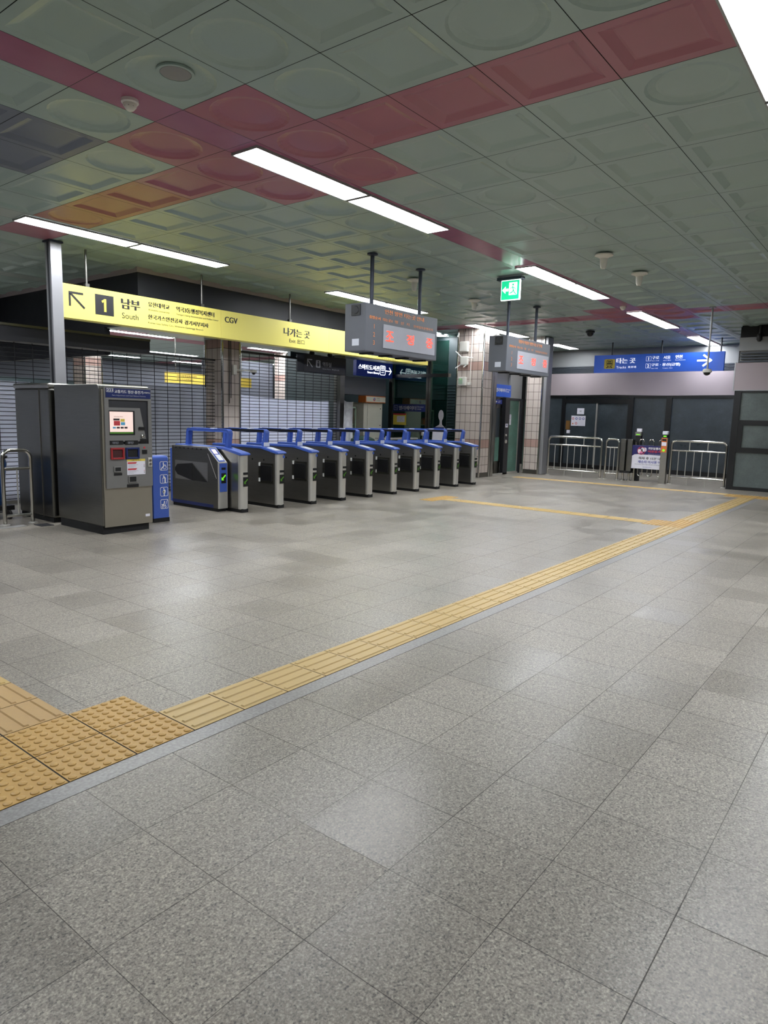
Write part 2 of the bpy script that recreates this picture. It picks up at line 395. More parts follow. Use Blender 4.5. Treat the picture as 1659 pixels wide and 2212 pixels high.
for a in range(3, 30):
    for b in range(19):
        if 8.4+b*.94 > 26 or (a < 5 and 8.4+b*.94 < 12.65): continue
        cb.cur = 1 if (a in (9, 17)) or b == 8 else 0
        cb.add([(a+.01, 8.4+b*.94, H), (a+.01, 9.33+b*.94, H), (a+.99, 9.33+b*.94, H), (a+.99, 8.4+b*.94, H)], [(0, 1, 2, 3)])
cb.cur = 6; cb.add([(-9, 8, H+.07), (-9, 27, H+.07), (30, 27, H+.07), (30, 8, H+.07)], [(0, 1, 2, 3)])
struct(cb.build('ceiling', [M['ceil'], M['ceil_red'], M['ceil_org'], M['ceil_blue'], M['strip'], M['strip_g'], M['joint']], smooth=False))

struct(MB().box(-9, 30, -9.1, -9, 0, H+.08).build('wall_south', M['plaster']))
struct(MB().box(-9.1, -9, -9, 27, 0, H+.08).build('wall_west', M['panel']))
wn_ = MB().box(-9, 30, 26, 26.1, 0, H+.08)
struct(wn_.build('wall_north', M['bulk_g']))
struct(MB().box(29.9, 30, -9, 27, 0, H+.08).build('wall_northeast', M['panel']))

# bulkhead above the shutters, and its pocket to the left
bk = MB().box(4.56, 12.9, 7.57, 8.6, 2.86, H+.05).box(4.56, 4.66, 8.6, 12.7, 2.4, H+.05).box(-9, 4.6, 12.6, 12.7, 2.75, H+.05)
struct(bk.build('trim_2', M['bulk']))
struct(MB().box(4.53, 12.9, 7.535, 7.57, H-.05, H+.05).box(4.53, 4.56, 7.57, 12.6, H-.05, H+.05).build('trim_14', M['fascia']))
struct(MB().box(4.6, 12.88, 7.6, 8.58, 2.845, 2.86).build('trim_3', M['strip_g']))
hb = MB().box(-9, 5.05, 8.02, 8.32, 2.43, 2.64); struct(hb.build('trim_4', M['bulk']))
struct(MB().box(-9, 5.05, 8.0, 8.32, 2.64, 2.675).build('trim_5', M['steel_d']))

# far storefront wall (east) in its recess
XW = 19.3
we = sthing('wall_east')
MB().box(XW, XW+.15, .9, 9, 0, H+.05).build('backing', M['black_m'], we)
MB().box(XW-.06, XW, .9, 7.6, 3.2, H).build('upper_panel', M['panel'], we)
lv = MB()
for i in range(5): lv.box(XW-.08, XW, .9, 7.6, 3.0+i*.042, 3.025+i*.042)
lv.build('louvre', M['louv'], we)
fa = MB(); nf = 40
vs = []
for i in range(nf+1):
    y = .9+i*6.7/nf; w = .012*math.sin(i*.9)+.01*math.sin(i*.37+1)
    vs += [(XW-.10+w*.3, y, 2.985), (XW-.12+w, y, 2.65), (XW-.10, y, 2.31+.008*math.sin(i*.31))]
fa.add(vs, [(3*i+a, 3*i+3+a, 3*i+4+a, 3*i+1+a) for i in range(nf) for a in (0, 1)])
fa.box(XW-.09, XW, .9, 7.6, 2.32, 2.98)
fa.build('fascia_cover', M['fascia'], we, smooth=True)
struct(MB().box(XW-.03, XW, .9, 7.6, 0, 2.32).build('window_1', M['pane']))
mu = MB()
for y, w in ((6.62, .12), (4.47, .16), (3.36, .16), (7.3, .1), (1.2, .1)): mu.box(XW-.09, XW-.02, y-w/2, y+w/2, 0, 2.32)
mu.box(XW-.082, XW-.021, .9, 7.4, 0, .13); mu.box(XW-.08, XW-.02, .9, 7.4, 2.24, 2.33); mu.box(XW-.075, XW-.02, 4.5, 6.6, 2.06, 2.2)
struct(mu.build('trim_6', M['mull']))
dr = sthing('door_1', (XW-.06, 6.05, 0))
MB().box(XW-.06, XW-.035, 5.55, 6.52, .05, 2.06).build('door_leaf', M['pane'], dr)
MB().box(XW-.085, XW-.03, 5.5, 5.54, .05, 2.06).build('edge_strip', M['steel_b'], dr)
MB().box(XW-.1, XW-.06, 6.37, 6.5, 1.22, 1.5).build('lock_plate', M['brass'], dr)
MB().box(XW-.1, XW-.06, 6.36, 6.46, 1.1, 1.2).build('lock_label', M['paper'], dr)
for (nm, u0, u1, v0, v1, lab) in (('paper_notice', 6.16, 5.93, 1.71, 1.9, 'small blank-looking white notice, upper of two on the dark storefront door'), ('paper_notice', 6.34, 5.87, 1.34, 1.66, 'wide white notice with small coloured symbols, lower of two on the storefront door')):
    f = Face('x', XW-.06, .002); pn = thing(nm, lab, 'notice', (XW-.062, (u0+u1)/2, v0), 'notices on the storefront door')
    MB().box(XW-.066, XW-.061, u1, u0, v0, v1).build('sheet', M['paper'], pn)
    f2 = Face('x', XW-.066, .002); a = MB()
    if v1 > 1.7: f2.text(a, '제한', u0-.08, u1+.08, v0+.07, v0+.12)
    else:
        for i, c in enumerate((0, 1, 1, 1)):
            a.cur = c; f2.ring(a, u0-.06-.115*i, v1-.09, .03, .014)
        a.cur = 2; f2.poly(a, [(u0-.03, v0+.05), (u0-.09, v0+.05), (u0-.06, v0+.11)]); a.cur = 0; f2.ring(a, u0-.17, v0+.08, .03, .014)
    a.build('print', [M['redp'], M['blue_txt'], M['orange']] if v1 < 1.7 else M['ink'], pn)

# near right-hand block of the storefront
XB = 15.65
wr = sthing('wall_right')
MB().box(XB+.05, XW+.1, -6, .9, 2.25, H+.05).box(XB+.05, XW+.1, -6, .9, 0, .05).box(XB+1.2, XB+1.3, -6, .9, 0, H).build('backing', M['plaster'], wr)
MB().box(XB, XB+.06, -6, .93, 3.17, 3.47).build('upper_panel', M['panel'], wr)
MB().box(XB-.01, XB+.1, -6, .90, 3.47, H+.02).build('top_band', M['black_m'], wr)
lv = MB()
for i in range(4): lv.box(XB-.02, XB+.06, -6, .90-.02*(i % 2), 2.915+i*.062, 2.95+i*.062)
lv.build('louvre', M['louv'], wr)
MB().box(XB-.06, XB+.05, -6, .95, 2.29, 2.9).build('fascia_cover', M['fascia'], wr)
MB().box(XB-.065, XB+.05, .95, .975, 2.28, 2.91).box(XB-.065, XB-.03, -6, .97, 2.275, 2.29).build('fascia_edge', M['steel_m'], wr)
MB().box(XB+.05, XW, .9, .93, 0, H).build('return_wall', M['mull'], wr)
fr = MB().box(XB-.03, XB+.06, .79, .93, 0, 2.28).box(XB-.026, XB+.056, -6, .925, 2.235, 2.285).box(XB-.026, XB+.056, -6, .925, 1.5, 1.61).box(XB-.026, XB+.056, -6, .925, .87, .985).box(XB-.026, XB+.056, -6, .925, 0, .075).box(XB-.022, XB+.052, .69, .80, .9, 1.55)
fr.box(XB-.03, XB+.06, -1.6, -1.48, 0, 2.28).box(XB-.03, XB+.06, -4, -3.9, 0, 2.28)
struct(fr.build('trim_7', M['mull']))
for i, (z0, z1) in enumerate(((1.6, 2.24), (.98, 1.51), (.07, .88))):
    struct(MB().box(XB+.01, XB+.025, -6, .8, z0, z1).build('window_%d' % (i+2), M['pane_r']))

# tiled pillars
def pillar(nm, x0, x1, y0, y1, z1=H):
    p = sthing(nm, (x0, y0, 0))
    MB().box(x0, x1, y0, y1, .1, z1+.02).build('tile_facing', M['tile'], p)
    MB().box(x0-.008, x1+.008, y0-.008, y1+.008, 0, .12).build('plinth', M['steel_d'], p)
    c = MB()
    for x in (x0, x1):
        for y in (y0, y1): c.box(x-.02, x+.02, y-.02, y+.02, 0, z1)
    c.build('corner_strip', M['chrome'], p, bevel=.012, seg=3)
    return p
pillar('pillar', 13.2, 13.75, 6.18, 6.93)
MB_ = MB().box(13.66, 13.9, 6.16, 6.9, 0, H); struct(MB_.build('pillar_edge_panel', M['steel']))
pillar('pillar', 15.6, 15.95, 5.7, 6.16)
pillar('pillar', 6.58, 7.0, 8.0, 8.5, 2.86)
struct(MB().box(15.6, 15.92, 5.58, 5.68, 0, H).build('pillar_corner_post', M['steel_m'], bevel=.02))
pillar('pillar', 15.9, 16.5, 16, 16.6); pillar('pillar', 8.2, 8.7, 16, 16.6); pillar('pillar', 6.4, 6.9, 20, 20.6)

# ------------------------------------------------------------------ ceiling lamps
ORD2 = ['seventh', 'eighth']
ORD = ['first', 'second', 'third', 'fourth', 'fifth', 'sixth']
def lamp(x0, x1, yc, label, group, lm):
    t = thing('ceiling_light', label, 'ceiling light', ((x0+x1)/2, yc, H), group)
    f = MB()
    for (a, b, c, d) in ((x0, x1, yc-.165, yc-.15), (x0, x1, yc+.15, yc+.165), (x0, x0+.012, yc-.15, yc+.15), (x1-.012, x1, yc-.15, yc+.15)): f.box(a, b, c, d, H-.022, H-.001)
    f.build('frame', M['lamp_frame'], t)
    MB().box(x0+.012, x1-.012, yc-.15, yc+.15, H-.016, H-.003).build('diffuser', lm, t)
def lamp_row(xs, yc, rowname, group, lm):
    n = 0
    for a, b in xs:
        mid = (a+b)/2
        for (p, q) in ((a, mid-.015), (mid+.015, b)):
            lamp(p, q, yc, f'lit ceiling light panel, {ORD[n] if n<6 else ORD2[n-6]} from the near end of the {rowname}', group, lm); n += 1
lamp_row([(2.24, 5.24), (7.52, 10.58), (12.35, 15.1), (16.94, 19.2)], 2.275, 'middle lamp row', 'lamps of the middle row', M['lamp'])
lamp_row([(2.11, 5.13), (7.57, 10.5), (12.47, 15.3), (17.17, 18.7)], 6.16, 'left lamp row', 'lamps of the left row', M['lamp'])
lamp_row([(2.2, 5.2), (7.5, 10.5)], -1.6, 'right lamp row', 'lamps of the right row', M['lamp'])
lamp_row([(-2.95, .02)], 6.16, 'added unseen left lamp row', 'lamps outside the picture', M['lamp'])  # out of view, added for more light on the left side
lamp(.2, 3.1, 10.03, 'unlit grey ceiling light panel at the far left behind the tall grey post', 'unlit lamps', M['panel'])
lamp(13.0, 14.2, 8.0, 'added unseen ceiling lamp inside the dim glass lobby beside the tiled pillar', 'added lobby lamps', M['lamp_b'])  # unseen lamp added to brighten the lobby behind the glass
lamp_row([(-2.95, .02)], 2.275, 'outer middle lamp row', 'lamps outside the picture', M['lamp'])
lamp_row([(-2.95, .02), (2.2, 5.2)], -5.47, 'added lamp row behind camera', 'lamps outside the picture', M['lamp'])  # unseen row, added for illumination from behind
HN = ['short near', 'far left', 'far middle', 'far right', 'second far right', 'near left', 'back left', 'leftmost', 'near rightmost', 'back rightmost', 'added unseen nearest', 'added unseen front', 'added unseen second front', 'added hidden left', 'added hidden right']  # from nearest on: unseen lamps added to brighten sheet, hall and pocket
for i, (x0, x1, yc) in enumerate(((14.08, 15.8, 15.9), (12.3, 15.6, 20.9), (13.7, 15.1, 24.2), (16.9, 19.5, 24.3), (18, 20.6, 21), (8, 11, 15.9), (7, 10, 20.9), (3.5, 6.5, 20.9), (20, 23, 15.9), (22, 25, 21), (7.0, 10.0, 10.6), (7, 10, 12.2), (9.5, 12.5, 13.9), (-2.6, .4, 10.03), (-2.6, .4, 14))):
    lamp(x0, x1, yc, 'lit ceiling lamp in the hall behind the shutter, %s of its lamps' % HN[i], 'lamps behind the shutter', M['lamp_b'])

# ------------------------------------------------------------------ tactile paving
def bars_tile(mb, x0, y0, along='x', s=.3):
    g = .0035
    mb.box(x0+g, x0+s-g, y0+g, y0+s-g, -.01, .003)
    for i in range(4):
        c = .0375+.075*i
        if along == 'x': a = (x0+.014, x0+s-.014, y0+c-.0135, y0+c+.0135)
        else: a = (x0+c-.0135, x0+c+.0135, y0+.014, y0+s-.014)
        q = .005
        mb.add([(a[0], a[2], .003), (a[1], a[2], .003), (a[1], a[3], .003), (a[0], a[3], .003), (a[0]+q, a[2]+q, .009), (a[1]-q, a[2]+q, .009), (a[1]-q, a[3]-q, .009), (a[0]+q, a[3]-q, .009)],
               [(0, 1, 5, 4), (1, 2, 6, 5), (2, 3, 7, 6), (3, 0, 4, 7), (4, 5, 6, 7)])
def dots_tile(mb, x0, y0, s=.3, n=6):
    g = .0035
    mb.box(x0+g, x0+s-g, y0+g, y0+s-g, -.01, .003)
    for i in range(n):
        for j in range(n):
            c = (x0+s*(i+.5)/n, y0+s*(j+.5)/n, .003); mb.lathe(c, [(.0175, 0), (.0155, .004), (.010, .0062)], 10)
w = MB()
for i in range(1, 6):
    for j in (0, 1): dots_tile(w, -.3*i, .3*j)
tag(w.build('tactile_warning_blocks', M['tactw'], smooth=True), 'cluster of golden dotted tactile blocks in the lower left foreground floor', 'tactile paving', 'tactile paving')
w = MB()
for i in range(4):
    w.cur = 1 if i < 2 else 0
    for j in (0, 1): bars_tile(w, -.6-.3*j, .6+.3*i, 'y')
tag(w.build('tactile_guide_strip', [M['tact'], M['tact2']]), 'worn tan ridged tactile strip leading off the left frame edge', 'tactile paving', 'tactile paving')
struct(MB().box(-1.5, 14.1, .002, .298, -.01, .0012).box(-1.5, -.002, .3, .598, -.01, .0012).box(-.898, -.302, .6, 1.8, -.01, .0012).box(8.5, 8.8, .6, 4.2, -.01, .0012).box(14.1, 14.4, -4, 5.6, -.01, .0012).build('trim_13', M['joint']))
for (i0, i1, lab) in ((0, 28, 'long yellow ridged tactile strip crossing the floor from the foreground blocks'), (31, 46, 'far yellow ridged strip between the junction blocks and the right edge')):
    w = MB()
    for i in range(i0, i1): bars_tile(w, i*.3, 0)
    tag(w.build('tactile_guide_strip', M['tact']), lab, 'tactile paving', 'tactile paving')
w = MB()
for (x, y) in ((8.4, 0), (8.7, 0), (9.0, 0), (8.4, .3), (8.7, .3)): dots_tile(w, x, y, n=5)
tag(w.build('tactile_warning_blocks', M['tactw'], smooth=True), 'dotted yellow blocks where the short strip meets the long strip', 'tactile paving', 'tactile paving')
w = MB()
for j in range(12): bars_tile(w, 8.5, .6+.3*j, 'y')
tag(w.build('tactile_guide_strip', M['tact']), 'short yellow ridged strip running from the turnstiles to the long strip', 'tactile paving', 'tactile paving')
w = MB()
for (x, y) in ((8.2, 4.2), (8.5, 4.2), (8.8, 4.2)): dots_tile(w, x, y, n=5)
tag(w.build('tactile_warning_blocks', M['tactw'], smooth=True), 'dotted yellow blocks in front of the turnstiles', 'tactile paving', 'tactile paving')
w = MB()
for (x, y) in ((13.8, 0), (14.1, 0), (13.8, -.3), (14.1, -.3), (14.1, .3), (13.8, .3)): dots_tile(w, x, y, n=5)
tag(w.build('tactile_warning_blocks', M['tactw'], smooth=True), 'dotted yellow blocks at the far right end of the long strip', 'tactile paving', 'tactile paving')
w = MB()
for j in range(17): bars_tile(w, 14.1, .6+.3*j, 'y')
tag(w.build('tactile_guide_strip', M['tact']), 'far yellow tactile strip running along the railings', 'tactile paving', 'tactile paving')
w = MB()
for j in range(12): bars_tile(w, 14.1, -.6-.3*j, 'y')
tag(w.build('tactile_guide_strip', M['tact']), 'far yellow tactile strip continuing off the right frame edge', 'tactile paving', 'tactile paving')

# ------------------------------------------------------------------ turnstile gates
GY = 5.27
def gate(label, special=False, arrow='gled2'):
    """base at the right front foot; x from -.16 to 0, y from 0 back to 1.62"""
    t = thing('turnstile', label, 'turnstile', (0, 0, 0), 'row of turnstiles'); L = 1.6; X0, X1 = -.155, 0.
    MB().box(X0+.015, X1-.015, .03, L-.03, 0, .055).build('plinth', M['black_m'], t)
    prof = [(.06, .05), (L, .05), (L, .925), (.42, .925), (.06, .855)]
    MB().prism(prof, XYd, X0+.006, X1-.006).build('body', M['gate_steel'], t)
    c = MB(); n = 8; pl = []
    for i in range(n+1):
        a = PI*i/n; pl.append((X0+.0775-.0775*math.cos(a), .062-.035*math.sin(a)))
    pl += [(X1, .09), (X0, .09)]
    c.prism(pl, lambda a, b, d: (a, b, d), .05, .86); c.build('front_column', M['steel_b'], t, smooth=True)
    cap = [(.0, .862), (.02, .85), (.06, .853), (.44, .922), (L+.02, .922), (L+.03, .935), (L+.01, .96), (.43, .96), (.05, .895), (.01, .882)]
    MB().prism(cap, XYd, X0-.012, X1+.012).build('top_cap', M['blue'], t, bevel=.012, seg=3)
    # handrail
    h = MB(); path = [(.46, .93), (.415, 1.165), (.44, 1.205), (1.30, 1.205), (1.33, 1.165), (1.375, .93)]
    outer = [(.385, .93), (.35, 1.17), (.365, 1.205), (.40, 1.222), (1.34, 1.222), (1.375, 1.205), (1.39, 1.17), (1.42, .93)]
    inner = [(1.36, .93), (1.335, 1.165), (1.32, 1.178), (.42, 1.178), (.405, 1.165), (.445, .93)]
    n1 = len(outer); pts = outer+inner; xa, xb = X0+.045, X1-.045
    vs = [(xa, y, z) for y, z in pts]+[(xb, y, z) for y, z in pts]; N_ = len(pts)
    fs = [(i, (i+1) % N_, N_+(i+1) % N_, N_+i) for i in range(N_)]
    pair = [(0, 13), (1, 12), (2, 11), (3, 11), (4, 10), (5, 10), (6, 9), (7, 8)]
    for (a, b), (c2, d) in zip(pair, pair[1:]):
        q = [a, c2, d] if b == d else [a, c2, d, b]
        fs += [tuple(q), tuple(N_+k for k in reversed(q))]
    h.add(vs, fs); hr = h.build('handrail', M['blue'], t, bevel=.008)
    if not special:
        MB().box(xa-.006, xa+.002, .40, 1.33, 1.172, 1.216).build('grip_strip', M['black'], hr)
    MB().box(xa+.005, xb-.005, .7, .8, 1.222, 1.238).build('rail_fitting', M['tagl'], hr)
    f = Face('y', .027, .004)
    MB().box(X0+.045, X1-.02, .018, .03, .39, .53).build('display', M['black'], t)
    s = MB(); f2 = Face('y', .017, .002)
    cxx = (X0+X1)/2+.012
    f2.poly(s, [(cxx-.04, .43), (cxx-.04, .475), (cxx-.028, .462), (cxx+.022, .505), (cxx+.034, .492), (cxx-.014, .448), (cxx+.0, .43)])
    s.build('arrow', M[arrow], t)
    MB().box(X0+.045, X1-.02, .02, .03, .565, .6).build('slot', M['black_m'], t)
    if not special:
        MB().box(X1-.045, X1-.01, .022, .032, .79, .83).build('number_sticker', M['blue'], t)
        pad = MB(); pad.add([(X0+.02, .1, .909), (X1-.02, .1, .909), (X1-.02, .3, .946), (X0+.02, .3, .946), (X0+.02, .1, .90), (X1-.02, .1, .90), (X1-.02, .3, .935), (X0+.02, .3, .935)],
              [(0, 1, 2, 3), (0, 4, 5, 1), (1, 5, 6, 2), (2, 6, 7, 3), (3, 7, 4, 0)])
        pad.build('card_reader', M['tagl'], t)
        MB().box(X0+.02, X1-.02, .365, .372, .955, 1.02).build('tag_plate', M['tagl'], t)
        MB().box(X0+.05, X1-.05, 1.43, 1.437, .955, 1.05).build('tag_plate', M['tagl'], t)
        MB().box(X0-.003, X0+.01, .13, .47, .38, .70).build('flap_recess', M['steel_d'], t)
        MB().box(X0-.012, X0+.006, .15, .42, .415, .665).build('flap', M['black'], t, bevel=.01)
        for z in (.645, .395): MB().box(X0-.014, X0, .425, .455, z, z+.06).build('hinge', M['white'], t)
        d = MB()
        for y in (.32, .6): d.cyl((X0+.0, y, .77), (X0-.004+.008, y, .77), .012, n=10)
        sd = MB(); 
        for y in (.35, .62): sd.lathe((X0+.005, y, .745), [(.014, -.001), (.014, -.004)], 10, 'x')
        sd.build('sensor', M['black'], t)
    return t
g0 = gate('steel turnstile with blue cap, second from the left, beside the wide accessible gate')
GX = [5.635+.7455*k for k in range(9)]
ordn = ['second', 'third', 'fourth', 'fifth', 'sixth', 'seventh', 'eighth', 'ninth', 'tenth']
for k, x in enumerate(GX):
    o = g0 if k == 0 else copy_tree(g0)
    o.location = (x, GY, 0)
    o['label'] = f'steel turnstile with blue cap and handrail, {ordn[k]} from the left in the row' if k < 8 else 'last steel turnstile of the row, against the tiled pillar'
gs_ = gate('leftmost steel turnstile, with the wide card reader cabinet standing against its left side', True, 'gled2'); gs_.location = (4.90, GY, 0)
# accessible reader cabinet
t = thing('card_reader_cabinet', 'wide steel accessible gate cabinet with blue front panel, at the left end of the turnstiles', 'ticket gate', (4.62, 5.62, 0))
x0, x1, y0, y1 = 4.555, 4.715, 5.58, 6.72
MB().prism([(y0, .05), (y1, .05), (y1, .945), (y0+.26, .945), (y0, .735)], XYd, x0, x1).build('body', M['steel_d'], t)
MB().box(x0+.01, x1, y0+.03, y1, 0, .05).build('plinth', M['black_m'], t)
MB().box(x0-.004, x0+.01, y0+.12, y1, .05, .10).build('base_trim', M['blue_d'], t)
MB().box(x0-.005, x1+.01, y1-.0, y1+.05, .06, .9).build('back_panel', M['blue'], t, bevel=.01)
MB().box(x0-.003, x1+.003, y0+.26, y1-.05, .925, .95).build('top_rim', M['steel'], t)
sd = MB()
for i in range(7): sd.lathe((x0-.003, y0+.4+i*.105, .915), [(.012, 0), (.012, -.004)], 10, 'x')
sd.build('sensor', M['black'], t)
MB().prism([(y0+.25, .43), (y1-.08, .43), (y1-.08, .72), (y0+.25, .72)], XYd, x0-.002, x0+.01).build('flap_recess', M['steel'], t)
MB().prism([(y0+.62, .43), (y1-.15, .50), (y1-.09, .56), (y1-.09, .6), (y1-.15, .66), (y0+.62, .695)], XYd, x0-.012, x0).build('flap', M['black'], t)
MB().prism([(y0+.62, .695), (y0+.62, .43), (y0+.25, .43)], XYd, x0-.012, x0).build('flap', M['black_m'], t)
MB().prism([(y0+.04, .5), (y0+.24, .86), (y0+.245, .855), (y0+.045, .495)], XYd, x0-.003, x0+.01).build('seam_strip', M['steel_b'], t)
MB().box(x0-.002, x1+.002, y0-.012, y0+.01, .05, .735).build('front_panel', M['steel_b'], t)
MB().box(x0+.012, x1-.012, y0-.02, y0-.01, .3, .725).build('blue_panel', M['blue'], t, bevel=.005)
MB().box(x0+.045, x1-.045, y0-.026, y0-.018, .63, .665).build('slot', M['black'], t)
d = MB().box(x0+.04, x1-.04, y0-.026, y0-.018, .43, .58); dd = d.build('display', M['black'], t)
s = MB(); f2 = Face('y', y0-.026, .002); c_ = (x0+x1)/2
f2.poly(s, [(c_-.042, .475), (c_-.042, .525), (c_-.028, .51), (c_+.025, .56), (c_+.04, .545), (c_-.012, .494), (c_+.004, .475)]); s.build('arrow', M['gled'], dd)
def slope(off, a0, a1, xa, xb):   # a quad lying on the sloping top, a in 0..1 up the slope
    dy, dz = .26, .21; L_ = math.hypot(dy, dz); ny, nz = -dz/L_*off, dy/L_*off
    q = [(y0+dy*a+ny, .735+dz*a+nz) for a in (a0, a1)]
    return [(xa, *q[0]), (xb, *q[0]), (xb, *q[1]), (xa, *q[1])]
for nm, off, a0, a1, i0, i1, mm in (('slope_plate', .004, 0, 1, 0, 0, 'steel_b'), ('reader_frame', .008, .06, .94, .022, .022, 'blue'), ('reader_screen', .012, .12, .5, .038, .038, 'white'), ('reader_screen', .012, .56, .85, .038, .05, 'screen')):
    q = slope(off, a0, a1, x0+i0, x1-i1); r = slope(0, a0, a1, x0+i0, x1-i1)
    MB().add(q+r, [(0, 1, 2, 3), (0, 4, 5, 1), (1, 5, 6, 2), (2, 6, 7, 3), (3, 7, 4, 0)]).build(nm, M[mm], t)

# blue priority post with pictograms
t = thing('priority_sign_post', 'short blue post with four white priority pictograms between the machine and the turnstiles', 'sign post', (3.43, 5.38, 0))
bx0, bx1, by = 3.31, 3.545, 5.35
pf = [(by, .05), (by+.16, .05), (by+.16, .885), (by+.05, .885), (by+.02, .875), (by+.004, .855), (by, .83)]
MB().prism(pf, XYd, bx0, bx1).build('body', M['blue'], t, bevel=.006)
MB().box(bx0-.003, bx1+.003, by-.004, by+.163, 0, .055).build('base', M['black'], t)
f = Face('y', by, .003)
for i, (v0, v1) in enumerate(((.693, .808), (.52, .633), (.347, .465), (.178, .3))):
    a = MB(); u0, u1 = bx0+.105, bx0+.218; f.rrect(a, u0, u1, v0, v1, .018, 0, .006)
    U = lambda q: u0+q*(u1-u0); V = lambda q: v0+q*(v1-v0); dd = .0004
    f.disc(a, U(.46 if i < 3 else .52), V(.84 if i < 3 else .76), .0085, dd)
    if i == 0:
        f.stroke(a, [(U(.45), V(.72)), (U(.5), V(.42)), (U(.32), V(.34)), (U(.18), V(.14))], .013, dd); f.ring(a, U(.62), V(.36), .024, .006, dd); f.stroke(a, [(U(.48), V(.62)), (U(.75), V(.58)), (U(.78), V(.4))], .008, dd)
    elif i == 1:
        f.stroke(a, [(U(.52), V(.72)), (U(.66), V(.55)), (U(.66), V(.12))], .02, dd); f.stroke(a, [(U(.55), V(.65)), (U(.34), V(.58))], .008, dd); f.stroke(a, [(U(.32), V(.6)), (U(.32), V(.12))], .006, dd)
    elif i == 2:
        f.poly(a, [(U(.44), V(.74)), (U(.58), V(.74)), (U(.72), V(.6)), (U(.64), V(.28)), (U(.38), V(.28)), (U(.36), V(.55))], dd); f.stroke(a, [(U(.5), V(.28)), (U(.5), V(.08))], .014, dd); f.disc(a, U(.4), V(.5), .014, dd)
    else:
        f.stroke(a, [(U(.9), V(.9)), (U(.62), V(.34)), (U(.2), V(.34))], .006, dd); f.stroke(a, [(U(.5), V(.68)), (U(.42), V(.42)), (U(.2), V(.46))], .014, dd); f.ring(a, U(.26), V(.2), .012, .006, dd); f.ring(a, U(.64), V(.2), .012, .006, dd)
    a.build('pictogram', M['white'], t)

# ------------------------------------------------------------------ fare adjustment machine
t = thing('fare_machine', 'steel fare adjustment machine with lit touch screen and red slot, front left', 'ticket machine', (2.7, 5.0, 0))
kx0, kx1, ky0, ky1, kz = 2.375, 3.035, 4.96, 6.02, 1.765
MB().prism([(ky0, .1), (ky1, .1), (ky1, kz), (ky0+.06, kz), (ky0+.018, kz-.015), (ky0, kz-.05)], XYd, kx0, kx1).build('cabinet', M['steel_d'], t, bevel=.01)
MB().box(kx0+.01, kx1-.04, ky0+.02, ky1-.03, 0, .1).build('plinth', M['black_m'], t)
MB().box(kx0+.02, kx1-.004, ky0-.01, ky0+.01, .085, kz-.06).build('front_door', M['kiosk_face'], t, bevel=.004)
# grey fascia with a niche
px0, px1, pz0, pz1 = 2.42, 3.03, .55, 1.735; nx0, nx1, nz0, nz1 = 2.47, 2.985, 1.07, 1.59
fy = ky0-.03
a = MB()
a.box(px0, nx0, fy, ky0, pz0, pz1).box(nx1, px1, fy, ky0, pz0, pz1).box(nx0, nx1, fy, ky0, nz1, pz1).box(nx0, nx1, fy, ky0, pz0, nz0)
a.build('fascia', M['kiosk_grey'], t)
MB().box(nx0, nx1, ky0-.012, ky0-.0105, nz0, nz1).build('niche', M['dark'], t)
MB().add([(nx0, fy+.001, nz0+.03), (nx1-.03, fy+.001, nz0+.03), (nx1-.1, ky0-.013, 1.5), (nx0, ky0-.013, 1.5)], [(0, 1, 2, 3)]).build('control_slope', M['kiosk_grey'], t)
MB().box(nx0, nx0+.33, fy-.003, ky0-.01, 1.18, 1.465).build('screen_bezel', M['black'], t)
f = Face('y', fy-.003, .003); sc = MB(); f.rect(sc, 2.474, 2.775, 1.195, 1.452); so = sc.build('screen', M['screen'], t)
a = MB(); dd = .001
for c, u0, u1, v0, v1 in ((0, 2.474, 2.775, 1.195, 1.215), (1, 2.52, 2.6, 1.35, 1.372), (2, 2.525, 2.605, 1.29, 1.345), (3, 2.61, 2.665, 1.335, 1.368), (4, 2.615, 2.67, 1.295, 1.33), (4, 2.51, 2.55, 1.255, 1.275), (1, 2.56, 2.6, 1.255, 1.275), (1, 2.61, 2.65, 1.255, 1.275), (1, 2.66, 2.7, 1.255, 1.275)):
    a.cur = c; f.rect(a, u0, u1, v0, v1, dd)
a.cur = 1; f.text(a, '사용하실 메뉴를 선택하세요', 2.525, 2.645, 1.388, 1.4, dd)
a.build('screen_content', [M['gled2'], M['ink'], M['redp'], M['yellow_f'], M['cyan']], so)
MB().box(2.435, 3.018, fy-.006, fy, 1.615, 1.722).build('header_panel', M['blue_d'], t)
f = Face('y', fy-.006, .002); a = MB()
f.text(a, '221', 2.45, 2.52, 1.685, 1.712, 0, .001); f.rrect(a, 2.443, 2.527, 1.678, 1.719, .006, 0, .003)
f.text(a, '교통카드 정산·충전기', 2.545, 2.915, 1.668, 1.706, 0, .0006); f.text(a, '(1회용카드)', 2.92, 3.01, 1.673, 1.697); a.cur = 1; f.text(a, 'Fare Adjustment and Card Reload Machine', 2.515, 2.95, 1.63, 1.65)
a.build('lettering', [M['white'], M['white_dim']], t)
for (u0, u1, v0, v1) in ((2.47, 2.64, 1.085, 1.113), (2.667, 2.835, 1.082, 1.113)):
    b = MB().box(u0, u1, fy-.006, fy, v0-.02, v1).build('label_strip', M['black'], t); f = Face('y', fy-.006, .002); a = MB(); f.text(a, '지폐 투입구', u0+.03, u1-.06, v0-.012, v1-.012); a.build('lettering', M['white_dim'], b)
